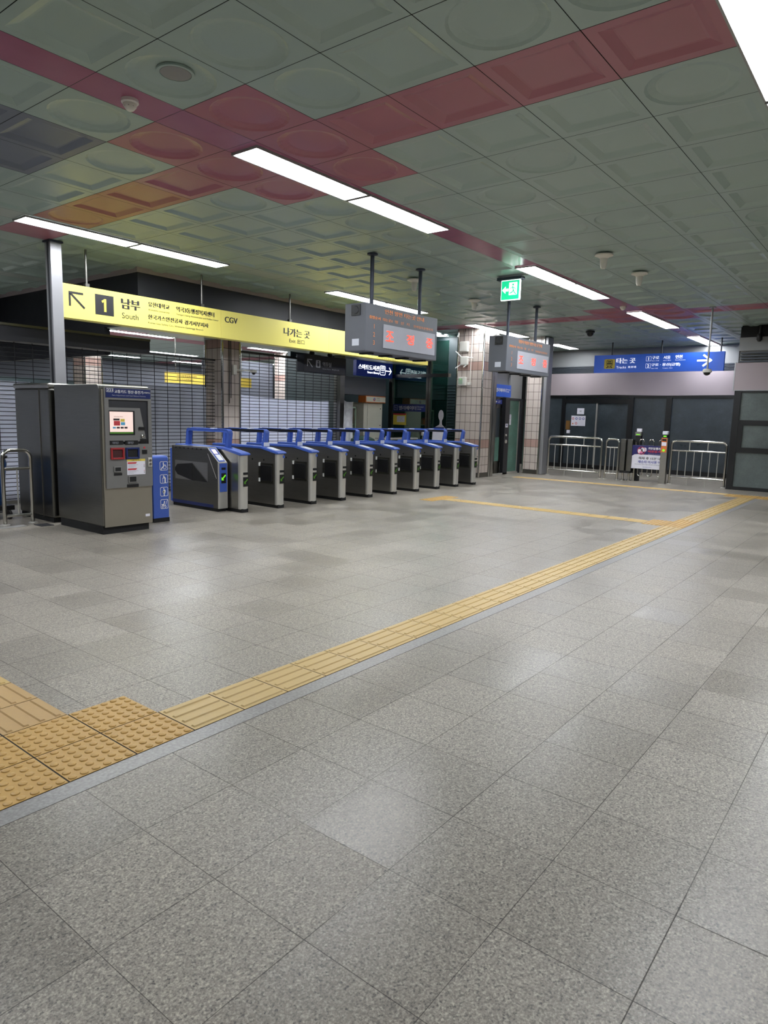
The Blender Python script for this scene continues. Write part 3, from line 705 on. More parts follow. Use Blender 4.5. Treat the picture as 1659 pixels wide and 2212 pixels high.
for nm, u0, u1, mm in (('banknote_slot', 2.475, 2.648, 'red'), ('card_tray', 2.668, 2.848, 'blue_d')):
    b = MB(); v0, v1 = .892, 1.03
    b.box(u0, u0+.022, fy-.02, fy, v0, v1).box(u1-.022, u1, fy-.02, fy, v0, v1).box(u0+.022, u1-.022, fy-.02, fy, v0, v0+.022).box(u0+.022, u1-.022, fy-.02, fy, v1-.022, v1)
    bb = b.build(nm, M[mm], t, bevel=.004); MB().box(u0+.02, u1-.02, fy-.004, fy+.002, v0+.02, v1-.02).build('opening', M['black_m' if mm == 'blue_d' else 'dark_red'], bb)
MB().box(2.89, 2.955, fy-.008, fy, .948, .997).build('coin_slot', M['black'], t)
MB().lathe((2.922, fy, 1.025), [(.012, 0), (.012, -.006)], 12, 'y').build('button', M['redp'], t)
b = MB().box(2.965, 3.022, fy-.01, fy, .785, .9).build('lock_plate', M['steel_b'], t, bevel=.006)
a = MB().lathe((2.994, fy-.01, .865), [(.018, 0), (.016, -.008)], 12, 'y').lathe((2.994, fy-.01, .82), [(.018, 0), (.016, -.008)], 12, 'y'); a.build('lock', M['chrome'], b)
b = MB().box(2.683, 2.927, fy-.004, fy, .7, .888).build('notice', M['paper'], t); f = Face('y', fy-.004, .0015); a = MB()
a.cur = 0; f.rect(a, 2.683, 2.927, .862, .888); a.cur = 1; f.poly(a, [(2.692, .832), (2.80, .832), (2.815, .852), (2.692, .852)]); f.poly(a, [(2.692, .757), (2.80, .757), (2.815, .777), (2.692, .777)])
a.cur = 2; f.text(a, '교통카드 충전', 2.74, 2.87, .867, .882, .0005)
for i, v in enumerate((.815, .8, .787, .742, .728, .713)):
    f.text(a, '카드를 넣고 확인하여 주십시오', 2.695, 2.83-.03*(i % 3), v, v+.008, .0005); a.cur = 2 if i % 3 else 1; f.disc(a, 2.912, v+.005, .005, .0005, 8); a.cur = 2
a.build('print', [M['yellow_f'], M['redp'], M['ink']], b)
for (u0, u1, v0, v1) in ((2.51, 2.61, .738, .808), (2.695, 2.81, .602, .688)):
    b = MB().box(u0, u1, fy-.012, fy, v0, v1).build('receipt_tray', M['kiosk_grey'], t, bevel=.004); MB().box(u0+.014, u1-.014, fy-.013, fy-.011, v0+.014, v1-.012).build('opening', M['black_m'], b)
for (u0, u1, v0, v1) in ((2.512, 2.615, .7, .728), (2.678, 2.832, .548, .586)): MB().box(u0, u1, fy-.005, fy, v0, v1).build('label_strip', M['black'], t)
MB().box(2.775+.08, 2.93, fy-.012, fy-.001, 1.24, 1.275).build('card_reader', M['black'], t)
MB().lathe((2.9, fy-.004, 1.165), [(.022, 0), (.02, -.012), (.008, -.016)], 14, 'y').build('lock_button', M['chrome'], t)
MB().box(2.87, 2.965, fy-.008, fy, 1.09, 1.13).build('label_strip', M['black'], t)
MB().box(2.93, 2.99, ky0-.014, ky0-.01, .17, .2).build('serial_label', M['paper'], t)
# second machine behind it
t = thing('ticket_machine', 'tall dark steel machine cabinet behind the fare adjustment machine at the left', 'ticket machine', (2.58, 6.6, 0))
MB().box(2.38, 2.79, 6.16, 7.12, .06, 1.73).build('cabinet', M['steel_d'], t, bevel=.03, seg=3)
MB().box(2.37, 2.8, 6.15, 7.13, 1.72, 1.785).build('top_trim', M['steel'], t, bevel=.02, seg=3)
MB().box(2.4, 2.78, 6.2, 7.1, 0, .06).build('plinth', M['black_m'], t)
MB().box(2.37, 2.385, 6.42, 6.425, .06, 1.72).build('door_seam', M['steel'], t)

# post carrying the sign
t = thing('sign_post', 'tall grey steel post rising from behind the machines to the ceiling', 'post', (2.91, 6.97, 0))
MB().box(2.84, 2.995, 6.9, 7.05, 0, H-.02).build('shaft', M['steel_m'], t, bevel=.006)
MB().box(2.832, 2.84, 6.94, 6.985, 0, H-.03).build('groove', M['dark'], t)
MB().box(2.82, 3.01, 6.88, 7.07, H-.025, H).build('top_flange', M['pole'], t)

# ------------------------------------------------------------------ yellow exit sign
t = thing('exit_direction_sign', 'long yellow overhead exit sign with black lettering above the turnstiles', 'sign', (7.4, 7.05, 2.72))
for i, (a_, b_) in enumerate(((3.0, 5.712), (5.716, 8.398), (8.402, 11.9))): MB().box(a_, b_, 6.95, 7.16, 2.722, 3.18).build('panel', M['yellow'], t)
f = Face('y', 6.95, .003)
def part(nm, mm, fn):
    a = MB(); fn(a); return a.build(nm, M[mm], t)
part('arrow', 'ink', lambda a: (f.stroke(a, [(3.31, 2.885), (3.115, 3.062)], .03), f.stroke(a, [(3.108, 2.9), (3.108, 3.07), (3.29, 3.07)], .03)))
part('number_square', 'ink', lambda a: f.rect(a, 3.48, 3.765, 2.822, 3.105))
part('number', 'yellow_f', lambda a: f.poly(a, [(3.612, 2.87), (3.648, 2.87), (3.648, 3.05), (3.622, 3.05), (3.575, 3.018), (3.588, 2.992), (3.612, 3.006)], .003))
for q in (('남부', 3.893, 4.19, 2.955, 3.105, 0, .011),
  ('South', 3.893, 4.165, 2.818, 2.9),
  ('유한대학교', 4.335, 4.71, 3.045, 3.118, 0, .0045),
  ('YUHAN University', 4.335, 4.71, 2.978, 3.012),
  ('역곡3동행정복지센터', 4.836, 5.575, 3.04, 3.118, 0, .0045),
  ('Yeokgok 3-dong Administration and Welfare Center', 4.836, 5.665, 2.978, 3.01),
  ('한국가스안전공사', 4.332, 4.95, 2.86, 2.93, 0, .0045),
  ('경기서부지사', 4.99, 5.455, 2.855, 2.925, 0, .0045),
  ('Korea Gas Safety Co., Western Gyeonggi Branch', 4.33, 5.35, 2.788, 2.82),
  ('CGV', 5.8, 6.068, 2.99, 3.085, 0, .005),
  ('나가는 곳', 7.165, 7.845, 2.92, 3.065, 0, .008),
  ('Exit 出口', 7.305, 7.706, 2.8, 2.885),
  ('역곡3동행정복지센터', 9.9, 10.6, 2.73, 2.75)):
    part('lettering', 'ink', lambda a: f.text(a, *q))
for x in (3.42, 5.41, 7.42, 9.6): MB().cyl((x, 7.06, 3.18), (x, 7.06, H), .016).box(x-.03, x+.03, 7.03, 7.09, 3.18, 3.24).build('hanger_rod', M['steel_d'], t, smooth=True)

# ------------------------------------------------------------------ departure boards
def board(x0, x1, heading, label):
    t = thing('departure_board', label, 'display board', ((x0+x1)/2, 3.7, 2.35)); y0, y1, z0, z1 = 3.52, 3.89, 2.355, 2.995
    MB().box(x0, x1, y0, y1, z0, z1).build('housing', M['grey_board'], t, bevel=.01)
    f = Face('y', y0, .004); L = x1-x0; U = lambda q: x0+q*L; V = lambda q: z0+q*(z1-z0)
    MB().box(U(.225), U(.962), y0-.008, y0+.002, V(.115), V(.62)).build('screen', M['board_scr'], t)
    a = MB(); f.text(a, heading, U(.24), U(.785), V(.845), V(.94), 0, .003)
    f.text(a, '출발순서', U(.045), U(.183), V(.685), V(.75), 0, .003); f.text(a, '타는곳⇩', U(.215), U(.345), V(.685), V(.75), 0, .002); f.text(a, '행  선  지', U(.37), U(.575), V(.685), V(.75)); f.text(a, '현재열차운행위치', U(.635), U(.925), V(.675), V(.735))
    for i, c in enumerate('123'): f.text(a, c, U(.107), None, V(.49-.17*i), V(.585-.17*i))
    a.build('lettering', M['orange_t'], t)
    a = MB(); f2 = Face('y', y0-.008, .004)
    for c, q in (('조', .255), ('정', .54), ('중', .825)): f2.text(a, c, U(q), U(q+.1), V(.27), V(.49), 0, .0025)
    a.build('led_text', M['led'], t)
    b = MB().box(x0-.012, x0, 3.61, 3.765, 2.83, 2.975).build('fan_vent', M['black'], t); MB().lathe((x0-.012, 3.687, 2.9), [(.055, 0), (.05, -.008), (.02, -.008)], 16, 'x').build('fan', M['dark'], b)
    MB().box(x0-.004, x0, 3.63, 3.75, 2.43, 2.52).build('side_label', M['tagl'], t)
    k = MB()
    for q in (.12, .37, .6, .86): k.box(U(q), U(q)+.08, 3.6, 3.8, z0-.02, z0)
    k.build('foot', M['black'], t)
    for q in ((x0+.35), (x0+1.51)):
        MB().cyl((q, 3.71, z1), (q, 3.71, H), .028).lathe((q, 3.71, H), [(.075, 0), (.075, -.018), (.03, -.03)], 16).lathe((q, 3.71, z1), [(.045, 0), (.045, .03), (.03, .04)], 16).build('hanger_pole', M['pole'], t, smooth=True)
board(5.405, 7.145, '인천 방면 타는곳 안내', 'larger grey hanging departure board with red adjusting message, nearer of the two')
board(9.42, 11.24, '청량리·의정부 방면 타는곳 안내', 'smaller-looking grey hanging departure board with red message, farther one beside the tiled pillar')

# green exit sign
t = thing('exit_sign', 'lit green emergency exit sign with white running figure and arrow under the ceiling', 'exit sign', (8.12, 2.81, 3.37))
MB().box(8.1, 8.14, 2.64, 2.97, 3.352, 3.66).build('housing', M['exit_w'], t, bevel=.006)
f = Face('x', 8.1, .003); a = MB(); f.rect(a, 2.96, 2.65, 3.362, 3.65); a.build('face', M['green'], t)
a = MB(); dd = .003
f.poly(a, [(2.945, 3.51), (2.885, 3.565), (2.885, 3.53), (2.835, 3.53), (2.835, 3.49), (2.885, 3.49), (2.885, 3.455)], dd); f.rect(a, 2.825, 2.685, 3.43, 3.62, dd); a.build('arrow_and_door', M['exit_w'], t)
a = MB(); dd = .006
f.disc(a, 2.755, 3.585, .017, dd); f.stroke(a, [(2.76, 3.555), (2.745, 3.5), (2.77, 3.47), (2.8, 3.46)], .018, dd); f.stroke(a, [(2.745, 3.5), (2.73, 3.465), (2.7, 3.44)], .016, dd); f.stroke(a, [(2.8, 3.53), (2.765, 3.545), (2.725, 3.535), (2.71, 3.51)], .012, dd); a.build('running_figure', M['green'], t)
MB().box(8.06, 8.18, 2.6, 3.03, 3.66, H-.005).build('mount', M['pole'], t)

# ------------------------------------------------------------------ ceiling devices
t = thing('ceiling_speaker', 'round recessed grey ceiling speaker in the upper left', 'speaker', (1.13, 1.66, H))
MB().lathe((1.13, 1.66, H+.022), [(.125, 0), (.125, -.014), (.105, -.014), (.105, -.006)], 28).build('rim', M['ceil'], t, smooth=True)
MB().lathe((1.13, 1.66, H+.014), [(.104, 0), (.1, -.006), (.04, -.009)], 24).build('grille', M['panel'], t)
for (x, y, lab) in ((1.155, 2.25, 'white smoke detector on the plum ceiling strip at upper left'), (11.65, 2.25, 'small white smoke detector between the far middle lamps')):
    t = thing('smoke_detector', lab, 'smoke detector', (x, y, H), 'smoke detectors')
    MB().lathe((x, y, H), [(.06, 0), (.062, -.022), (.055, -.03)], 20).build('base', M['white'], t, smooth=True)
    MB().lathe((x, y, H-.03), [(.05, 0), (.048, -.015), (.028, -.04), (.02, -.045)], 20).build('sensor_head', M['aptw'], t, smooth=True)
    MB().lathe((x, y, H-.042), [(.046, 0), (.044, -.01)], 8).build('vent', M['dark'], t)
for (x, y, lab) in ((7.44, 1.07, 'left of the two white funnel-shaped ceiling speakers above the open floor'), (8.83, 1.04, 'right of the two white funnel-shaped ceiling speakers above the open floor'), (7.51, 4.25, 'funnel-shaped ceiling fitting above the nearer departure board'), (9.66, 4.39, 'funnel-shaped ceiling fitting left of the green exit sign')):
    t = thing('ceiling_horn', lab, 'ceiling fitting', (x, y, H), 'funnel fittings on the ceiling')
    MB().lathe((x, y, H), [(.12, 0), (.12, -.015), (.08, -.03), (.05, -.05)], 20).build('flange', M['aptw'], t, smooth=True)
    MB().lathe((x, y, H-.05), [(.05, 0), (.042, -.1), (.03, -.13)], 16).build('nozzle', M['aptw'], t, smooth=True)
t = thing('dome_camera', 'black dome camera on the ceiling above the blue tracks sign', 'camera', (14.9, 4.17, H))
MB().lathe((14.9, 4.17, H), [(.11, 0), (.11, -.04), (.09, -.05)], 20).build('base', M['dark'], t, smooth=True); MB().lathe((14.9, 4.17, H-.05), [(.085, 0), (.07, -.05), (.03, -.08)], 18).build('dome', M['black'], t, smooth=True)
t = thing('pole_camera', 'white dome camera hanging on a long pole before the blue tracks sign', 'camera', (12.5, .83, 2.46))
MB().cyl((12.5, .83, 2.55), (12.5, .83, H), .018).lathe((12.5, .83, H), [(.06, 0), (.06, -.02)], 14).build('pole', M['steel_m'], t, smooth=True)
MB().lathe((12.5, .83, 2.55), [(.04, 0), (.075, -.01), (.085, -.05), (.08, -.07)], 18).build('housing', M['aptw'], t, smooth=True); MB().lathe((12.5, .83, 2.48), [(.065, 0), (.055, -.035), (.02, -.055)], 18).build('dome', M['black'], t, smooth=True)
t = thing('bullet_camera', 'black camera mounted over the grey panel at the right edge', 'camera', (15.6, .5, 3.45))
MB().cyl((15.6, .52, H), (15.6, .52, 3.5), .03).build('arm', M['black'], t); MB().lathe((15.58, .52, 3.5), [(.05, .03), (.06, 0), (.06, -.1), (.03, -.14)], 14).build('housing', M['black'], t, smooth=True)

# ------------------------------------------------------------------ shutters, sheets
def shutter(x0, x1, ztop, label):
    t = thing('grille_shutter', label, 'shutter', ((x0+x1)/2, 8.2, 0), 'grille shutters'); a = MB(); z = .09
    while z < ztop:
        a.box(x0, x1, 8.196, 8.204, z-.0055, z+.0055); z += .0625
    x = x0+.12
    while x < x1:
        a.box(x-.005, x+.005, 8.19, 8.195, .05, ztop); x += .262
    a.build('curtain', M['rod'], t); MB().box(x0, x1, 8.17, 8.23, .02, .07).build('bottom_rail', M['steel_d'], t)
    MB().box(x0, x1, 8.17, 8.23, ztop, ztop+.03).build('top_rail', M['black'], t)
shutter(-3.0, 6.55, 2.44, 'wide closed grille shutter left of the inner tiled pillar')
shutter(7.03, 10.05, 2.66, 'closed grille shutter right of the inner tiled pillar')
struct(MB().box(10.05, 10.2, 8.1, 8.3, 0, 2.86).build('trim_8', M['steel_d']))
def sheet(x0, x1, zt0, zt1, sag, mm, label, y=8.42, z0=.02):
    a = MB(); n, k = 60, 10; vs = []
    for i in range(n+1):
        q = i/n; x = x0+(x1-x0)*q; zt = zt0+(zt1-zt0)*q-sag*4*q*(1-q)
        for j in range(k+1):
            v = j/k; vs.append((x, y+.02*math.sin(x*9+v*3)+.012*math.sin(x*23-v*7), z0+(zt-z0)*v))
    a.add(vs, [(i*(k+1)+j, (i+1)*(k+1)+j, (i+1)*(k+1)+j+1, i*(k+1)+j+1) for i in range(n) for j in range(k)])
    o = a.build('plastic_sheet', M[mm], smooth=True)
    md = o.modifiers.new('solid', 'SOLIDIFY'); md.thickness = .003
    return tag(o, label, 'plastic sheet', 'plastic sheets behind the shutters')
sheet(-2.5, 3.2, 1.86, 1.86, .0, 'sheet', 'pale plastic sheet hanging behind the shutter at the far left, beside the machines')
sheet(3.9, 6.5, 1.86, 1.95, .01, 'sheet_g', 'grey plastic sheet behind the shutter, seen above the blue priority post')
sheet(7.1, 10.0, 1.86, 1.80, .04, 'sheet', 'bright white plastic sheet behind the right shutter')
sheet(10.05, 10.42, 1.82, 1.80, .02, 'film', 'clear crumpled plastic sheet at the right end of the white one', y=8.0)
# camera and pipes on the inner pillar
t = thing('wall_camera', 'small white dome camera on an arm from the inner tiled pillar', 'camera', (7.1, 7.98, 2.25))
MB().cyl((6.85, 7.98, 2.29), (7.2, 7.9, 2.29), .014).box(6.8, 6.88, 7.94, 8, 2.2, 2.38).build('arm', M['aptw'], t); MB().lathe((7.25, 7.88, 2.29), [(.05, .02), (.065, 0), (.06, -.03)], 14).build('housing', M['white'], t, smooth=True); MB().lathe((7.25, 7.88, 2.26), [(.045, 0), (.02, -.04)], 12).build('dome', M['black'], t)
t = thing('cable', 'black cables hanging down the inner tiled pillar', 'cable', (6.75, 7.97, 1.5))
for x, z in ((6.72, 1.65), (6.76, 1.75)): MB().tube([(x, 7.97, z), (x+.005, 7.97, 2.2), (x, 7.97, 2.85)], .008).build('strand', M['black'], t)

# back hall fittings
t = thing('hall_exit_sign', 'yellow exit sign seen through the shutter in the hall behind', 'sign', (11.7, 15, 2.3))
MB().box(10.15, 13.38, 15, 15.1, 2.3, 2.6).build('panel', M['hall_yellow'], t); f = Face('y', 15, .004); a = MB(); f.text(a, '나가는 곳', 11.6, 12.4, 2.4, 2.53, 0, .004); f.text(a, '역곡3동행정복지센터', 10.5, 11.2, 2.49, 2.55); f.text(a, '한국가스안전공사', 10.5, 11.1, 2.38, 2.44); a.build('lettering', M['ink'], t)
for x in (10.5, 11.8, 13): MB().cyl((x, 15.05, 2.6), (x, 15.05, H), .015).build('hanger_rod', M['steel_d'], t)
t = thing('hall_yellow_plate', 'small yellow plate behind the right shutter, near its right end', 'sign', (17.9, 15, 2.0))
MB().box(17.6, 18.1, 15, 15.06, 1.95, 2.35).build('panel', M['hall_yellow'], t)
MB().cyl((17.8, 15.03, 2.35), (17.8, 15.03, H), .012).build('hanger_rod', M['steel_d'], t)
t = thing('hall_green_exit_sign', 'small green exit sign glowing behind the tall grey post', 'exit sign', (5.3, 12, 2.75)); MB().box(5.28, 5.36, 12, 12.05, 2.62, 2.95).build('face', M['green'], t); MB().cyl((5.32, 12.02, 2.95), (5.32, 12.02, H), .012).build('hanger_rod', M['steel_d'], t)
struct(MB().box(4, 13, 22.5, 22.7, 0, 2.5).box(13.5, 15.6, 17, 17.2, 0, 3.0).box(16.6, 20, 17.5, 17.7, 0, 2.9).build('wall_inner', M['teal']))
struct(MB().box(12.9, 15.9, 16.7, 17.0, 2.0, 3.3).build('trim_9', M['bulk_g']))

# overhead signs in the turnstile gap
t = thing('office_sign', 'dark hanging station office sign with white arrow below the yellow sign', 'sign', (9.3, 8.0, 2.38))
MB().box(8.66, 10.01, 7.9, 8.12, 2.378, 2.75).build('housing', M['navy'], t, bevel=.008)
f = Face('y', 7.9, .004); a = MB(); f.stroke(a, [(8.905, 2.495), (8.765, 2.63)], .022); f.stroke(a, [(8.758, 2.51), (8.758, 2.642), (8.89, 2.642)], .022); a.build('arrow', M['white_dim'], t)
a = MB(); f.rrect(a, 9.02, 9.16, 2.488, 2.645, .02); b = a.build('staff_symbol', M['white_dim'], t); a = MB(); f.disc(a, 9.09, 2.612, .02, .003); f.rrect(a, 9.06, 9.12, 2.51, 2.585, .012, .003); a.build('figure', M['navy'], b)
a = MB(); f.text(a, '역무실', 9.23, 9.51, 2.525, 2.62, 0, .002); f.text(a, 'Station Room  車站辦公室', 9.23, 9.77, 2.46, 2.49); a.build('lettering', M['white_dim'], t)
for x in (9.0, 9.57): MB().lathe((x, 8.0, 2.75), [(.045, 0), (.06, .04), (.045, .08), (.04, .11)], 14).build('bracket', M['black'], t, smooth=True)
t = thing('library_sign', 'lit blue hanging sign with white lettering and right arrow for the book machine', 'sign', (11.9, 8.1, 2.47))
MB().box(11.19, 12.66, 8.6, 8.7, 2.47, 2.845).build('housing', M['navy_sign'], t)
f = Face('y', 8.6, .004); a = MB(); f.text(a, '스마트도서관', 11.27, 12.10, 2.63, 2.755, 0, .008); f.text(a, 'Smart library', 11.62, 12.1, 2.535, 2.6, 0, .004); a.build('lettering', M['white_lit'], t)
a = MB(); f.rrect(a, 12.13, 12.35, 2.54, 2.77, .04, 0, .016); f.rrect(a, 12.175, 12.305, 2.65, 2.74, .02, 0, .014); f.stroke(a, [(12.24, 2.65), (12.24, 2.74)], .012, .0006); f.stroke(a, [(12.18, 2.7), (12.3, 2.7)], .012, .0006); f.stroke(a, [(12.19, 2.6), (12.29, 2.6)], .012); a.build('train_symbol', M['white_lit'], t)
a = MB(); f.stroke(a, [(12.37, 2.65), (12.6, 2.65)], .024); f.stroke(a, [(12.52, 2.735), (12.605, 2.65), (12.52, 2.565)], .024, .0005); a.build('arrow', M['white_lit'], t)

# book machine corner
struct(MB().box(10.2, 12.55, 8.72, 9.0, 2.0, 2.44).build('trim_10', M['bulk_g']))
struct(MB().box(10.2, 15.6, 9.9, 10, 0, H).build('wall_corner', M['teal']))
struct(MB().box(10.12, 10.2, 8.3, 10, 0, 2.86).build('wall_side', M['teal']))
t = thing('cream_cabinet', 'cream cabinet with orange-framed sign box on top, behind the turnstiles', 'cabinet', (11.9, 8.9, 0))
MB().box(11.53, 12.29, 8.62, 9.15, 0, 1.81).build('body', M['cream'], t, bevel=.005)
MB().box(12.29, 12.3, 8.64, 9.15, 0, 1.80).build('side_panel', M['olive'], t)
for (z0, z1) in ((1.46, 1.78), (.95, 1.43), (.2, .92)): 
    b = MB().box(11.68, 12.25, 8.612, 8.62, z0, z1).build('door', M['cream'], t); MB().cyl((12.2, 8.605, (z0+z1)/2+.05), (12.2, 8.612, (z0+z1)/2+.05), .014).build('lock', M['black'], b)
MB().box(11.46, 12.27, 8.5, 8.75, 1.812, 1.985).build('sign_frame', M['orange'], t, bevel=.01)
b = MB().box(11.48, 12.25, 8.49, 8.5, 1.835, 1.965).build('sign_face', M['cream'], t); f = Face('y', 8.49, .003); a = MB(); f.disc(a, 11.79, 1.9, .045); a.cur = 1; f.poly(a, [(11.755, 1.93), (11.79, 1.945), (11.82, 1.89), (11.79, 1.87)], .001); a.cur = 2; f.text(a, '스마트', 11.88, 12.0, 1.91, 1.94); f.text(a, '도서관', 11.88, 12.02, 1.86, 1.885); a.build('emblem', [M['redp'], M['cyan'], M['ink']], b)
t = thing('display_case', 'pale green glass display case with stocked shelves left of the cream cabinet', 'display case', (11.0, 9.0, 0))
a = MB()
for x in (10.62, 11.42):
    for y in (8.8, 9.3): a.box(x, x+.035, y, y+.035, 0, 1.7)
a.box(10.62, 11.455, 8.8, 8.83, 1.66, 1.7).box(10.62, 11.455, 8.8, 8.83, 0, .1); a.build('frame', M['ltgreen'], t)
for z in (.3, .62, .95, 1.25): MB().box(10.65, 11.42, 8.83, 9.3, z, z+.02).build('shelf', M['ltgreen'], t)
MB().box(10.62, 11.455, 9.34, 9.36, 0, 1.7).build('back', M['dark'], t)
cols = ['redp', 'cyan', 'paper', 'orange', 'brass', 'cream', 'blue_txt']
b0 = None
for z in (.64, .97, 1.27, .32):
    x = 10.68
    while x < 11.35:
        w_ = random.uniform(.04, .1); h_ = random.uniform(.12, .2)
        tag(MB().box(x, x+w_, 8.9, 9.05, z, z+h_).build('book', M[random.choice(cols)]), 'small item standing on a shelf of the pale green display case', 'book', 'items in the display case'); x += w_+random.uniform(.01, .1)

# glass lobby wall beside the pillar
struct(MB().box(12.8, 12.812, 6.95, 8.7, .05, 3.4).build('window_5', M['glass_g']))
struct(MB().box(12.74, 12.86, 8.66, 8.76, 0, 2.86).box(12.75, 12.85, 7.5, 7.57, 0, 3.5).box(12.74, 12.87, 6.9, 8.7, 2.5, 2.585).box(12.74, 12.87, 6.9, 8.7, 0, .08).box(12.76, 12.84, 7.44, 7.49, 0, 3.4).build('trim_11', M['steel_d']))
sl = MB().box(14.3, 14.4, 6.5, 9.9, 0, H)
for i in range(30): sl.box(14.27, 14.3, 7.3, 8.9, .05+i*.08, .11+i*.08)
struct(sl.build('wall_lobby', M['teal']))
t = thing('elevator_sign', 'navy lift sign strip on the glass wall behind the turnstiles', 'sign', (12.79, 8.1, 1.62))
MB().box(12.78, 12.798, 7.55, 8.64, 1.622, 1.812).build('panel', M['blue_d'], t)
f = Face('x', 12.78, .003); a = MB(); f.rrect(a, 8.6, 8.485, 1.66, 1.775, .012, 0, .008); f.text(a, '↑↓', 8.575, 8.51, 1.69, 1.75); f.text(a, '엘리베이터', 8.44, 7.88, 1.66, 1.77, 0, .004); f.text(a, 'Elevator', 7.845, 7.635, 1.725, 1.77); f.text(a, '昇降機', 7.845, 7.72, 1.665, 1.705); a.build('lettering', M['white_dim'], t)
t = thing('wall_poster', 'yellow notice with a white map on the glass wall under the lift sign', 'notice', (12.79, 8.4, 1.27))
MB().box(12.785, 12.798, 8.205, 8.63, 1.268, 1.567).build('sheet', M['yellow_f'], t)
f = Face('x', 12.785, .003); a = MB(); f.rect(a, 8.63, 8.205, 1.53, 1.567); a.cur = 1; f.rect(a, 8.5, 8.24, 1.34, 1.5); a.cur = 2; f.stroke(a, [(8.46, 1.36), (8.44, 1.46), (8.33, 1.44), (8.28, 1.48)], .006, .001); f.stroke(a, [(8.4, 1.37), (8.36, 1.42), (8.27, 1.38)], .006, .001); a.build('print', [M['redp'], M['paper'], M['white_dim']], t)
t = thing('cutout_standee', 'grey and white cutout board of a figure, beside the tiled pillar behind the turnstiles', 'display stand', (12.6, 7.1, 0))
MB().prism([(7.28, .1), (6.86, .1), (6.84, 1.2), (6.9, 1.27), (6.95, 1.31), (6.955, 1.4)][::1]+[(a_, b_) for a_, b_ in [(6.985+.075*math.cos(th), 1.54+.135*math.sin(th)) for th in [(240-i*25)*PI/180 for i in range(13)]]]+[(7.015, 1.4), (7.02, 1.31), (7.1, 1.27), (7.22, 1.2)], XYd, 12.6, 12.615).build('board', M['skin'], t)
MB().prism([(7.26, .1), (6.88, .1), (6.86, 1.18), (7.05, 1.14), (7.2, 1.2)], XYd, 12.592, 12.599).build('printed_clothing', M['paper'], t)
MB().prism([(7.2, 1.2), (6.88, 1.2), (6.87, 1.25), (7.2, 1.24)], XYd, 12.59, 12.598).build('collar', M['blue_d'], t)
MB().box(12.55, 12.75, 6.85, 7.28, 0, .1).build('foot', M['black'], t)
t = thing('stanchion', 'short steel barrier post behind the far turnstiles', 'post', (12.3, 7.3, 0))
MB().cyl((12.3, 7.3, .02), (12.3, 7.3, 1.02), .025).build('pole', M['chrome'], t, smooth=True); MB().lathe((12.3, 7.3, 1.02), [(.03, 0), (.05, .02), (.05, .08), (.03, .1)], 14).build('head', M['steel_b'], t, smooth=True); MB().lathe((12.3, 7.3, 0), [(.15, 0), (.15, .015), (.03, .03)], 18).build('base', M['steel'], t)
t = thing('steel_counter', 'low steel table behind the turnstiles, before the glass wall', 'table', (11.8, 7.6, 0))
MB().box(11.0, 12.3, 7.45, 7.8, .93, .965).build('top', M['steel_b'], t)
for x in (11.05, 12.2): MB().box(x, x+.05, 7.5, 7.75, 0, .93).build('leg', M['steel_d'], t)
t = thing('round_stool', 'rounded dark green seat half hidden behind the turnstiles', 'seat', (10.3, 7.6, 0))
MB().lathe((10.3, 7.6, .5), [(.2, 0), (.3, .1), (.32, .3), (.27, .45), (.12, .52)], 20).build('cushion', M['dkgreen'], t, smooth=True); MB().lathe((10.3, 7.6, 0), [(.2, 0), (.1, .05), (.08, .5)], 14).build('base', M['black'], t)

# pillar fittings
for (z0, z1, ya, yb, lab) in ((3.14, 3.4, 6.86, 6.6, 'upper white square access point on the tiled pillar'),):
    t = thing('access_point', lab, 'access point', (13.18, 6.73, 3.14)); MB().box(13.13, 13.2, yb, ya, z0, z1).build('housing', M['aptw'], t, bevel=.03, seg=3)
    MB().tube([(13.16, 6.73, 3.4), (13.17, 6.74, 3.55), (13.18, 6.72, H)], .007).build('cable', M['black'], t)
t = thing('antenna_router', 'lower white wireless box with four stub antennas on the tiled pillar', 'access point', (13.18, 6.7, 2.8))
MB().box(13.13, 13.2, 6.59, 6.82, 2.81, 3.03).build('housing', M['aptw'], t, bevel=.03, seg=3)
for (a_, b_) in (((6.8, 3.02), (6.95, 3.16)), ((6.6, 2.99), (6.44, 2.98)), ((6.8, 2.83), (6.94, 2.74)), ((6.63, 2.82), (6.7, 2.76))): MB().cyl((13.15, a_[0], a_[1]), (13.12, b_[0], b_[1]), .012).build('antenna', M['white'], t, smooth=True)
t = thing('emergency_lamp', 'small white box with a green glow on the tiled pillar', 'lamp', (13.18, 6.7, 2.3)); MB().box(13.1, 13.2, 6.63, 6.83, 2.3, 2.52).build('housing', M['aptw'], t, bevel=.01); MB().box(13.09, 13.1, 6.7, 6.82, 2.34, 2.48).build('lens', M['ltgreen'], t); MB().lathe((13.09, 6.76, 2.46), [(.012, 0), (.01, -.006)], 10, 'x').build('indicator', M['gled'], t)
t = thing('conduit', 'thin white conduit down the tiled pillar to a small socket', 'pipe', (13.19, 6.55, 2.35)); MB().tube([(13.185, 6.53, 2.36), (13.185, 6.53, 3.0), (13.185, 6.52, H)], .01).build('pipe', M['aptw'], t); MB().box(13.15, 13.2, 6.5, 6.59, 2.32, 2.39).build('socket', M['aptw'], t)

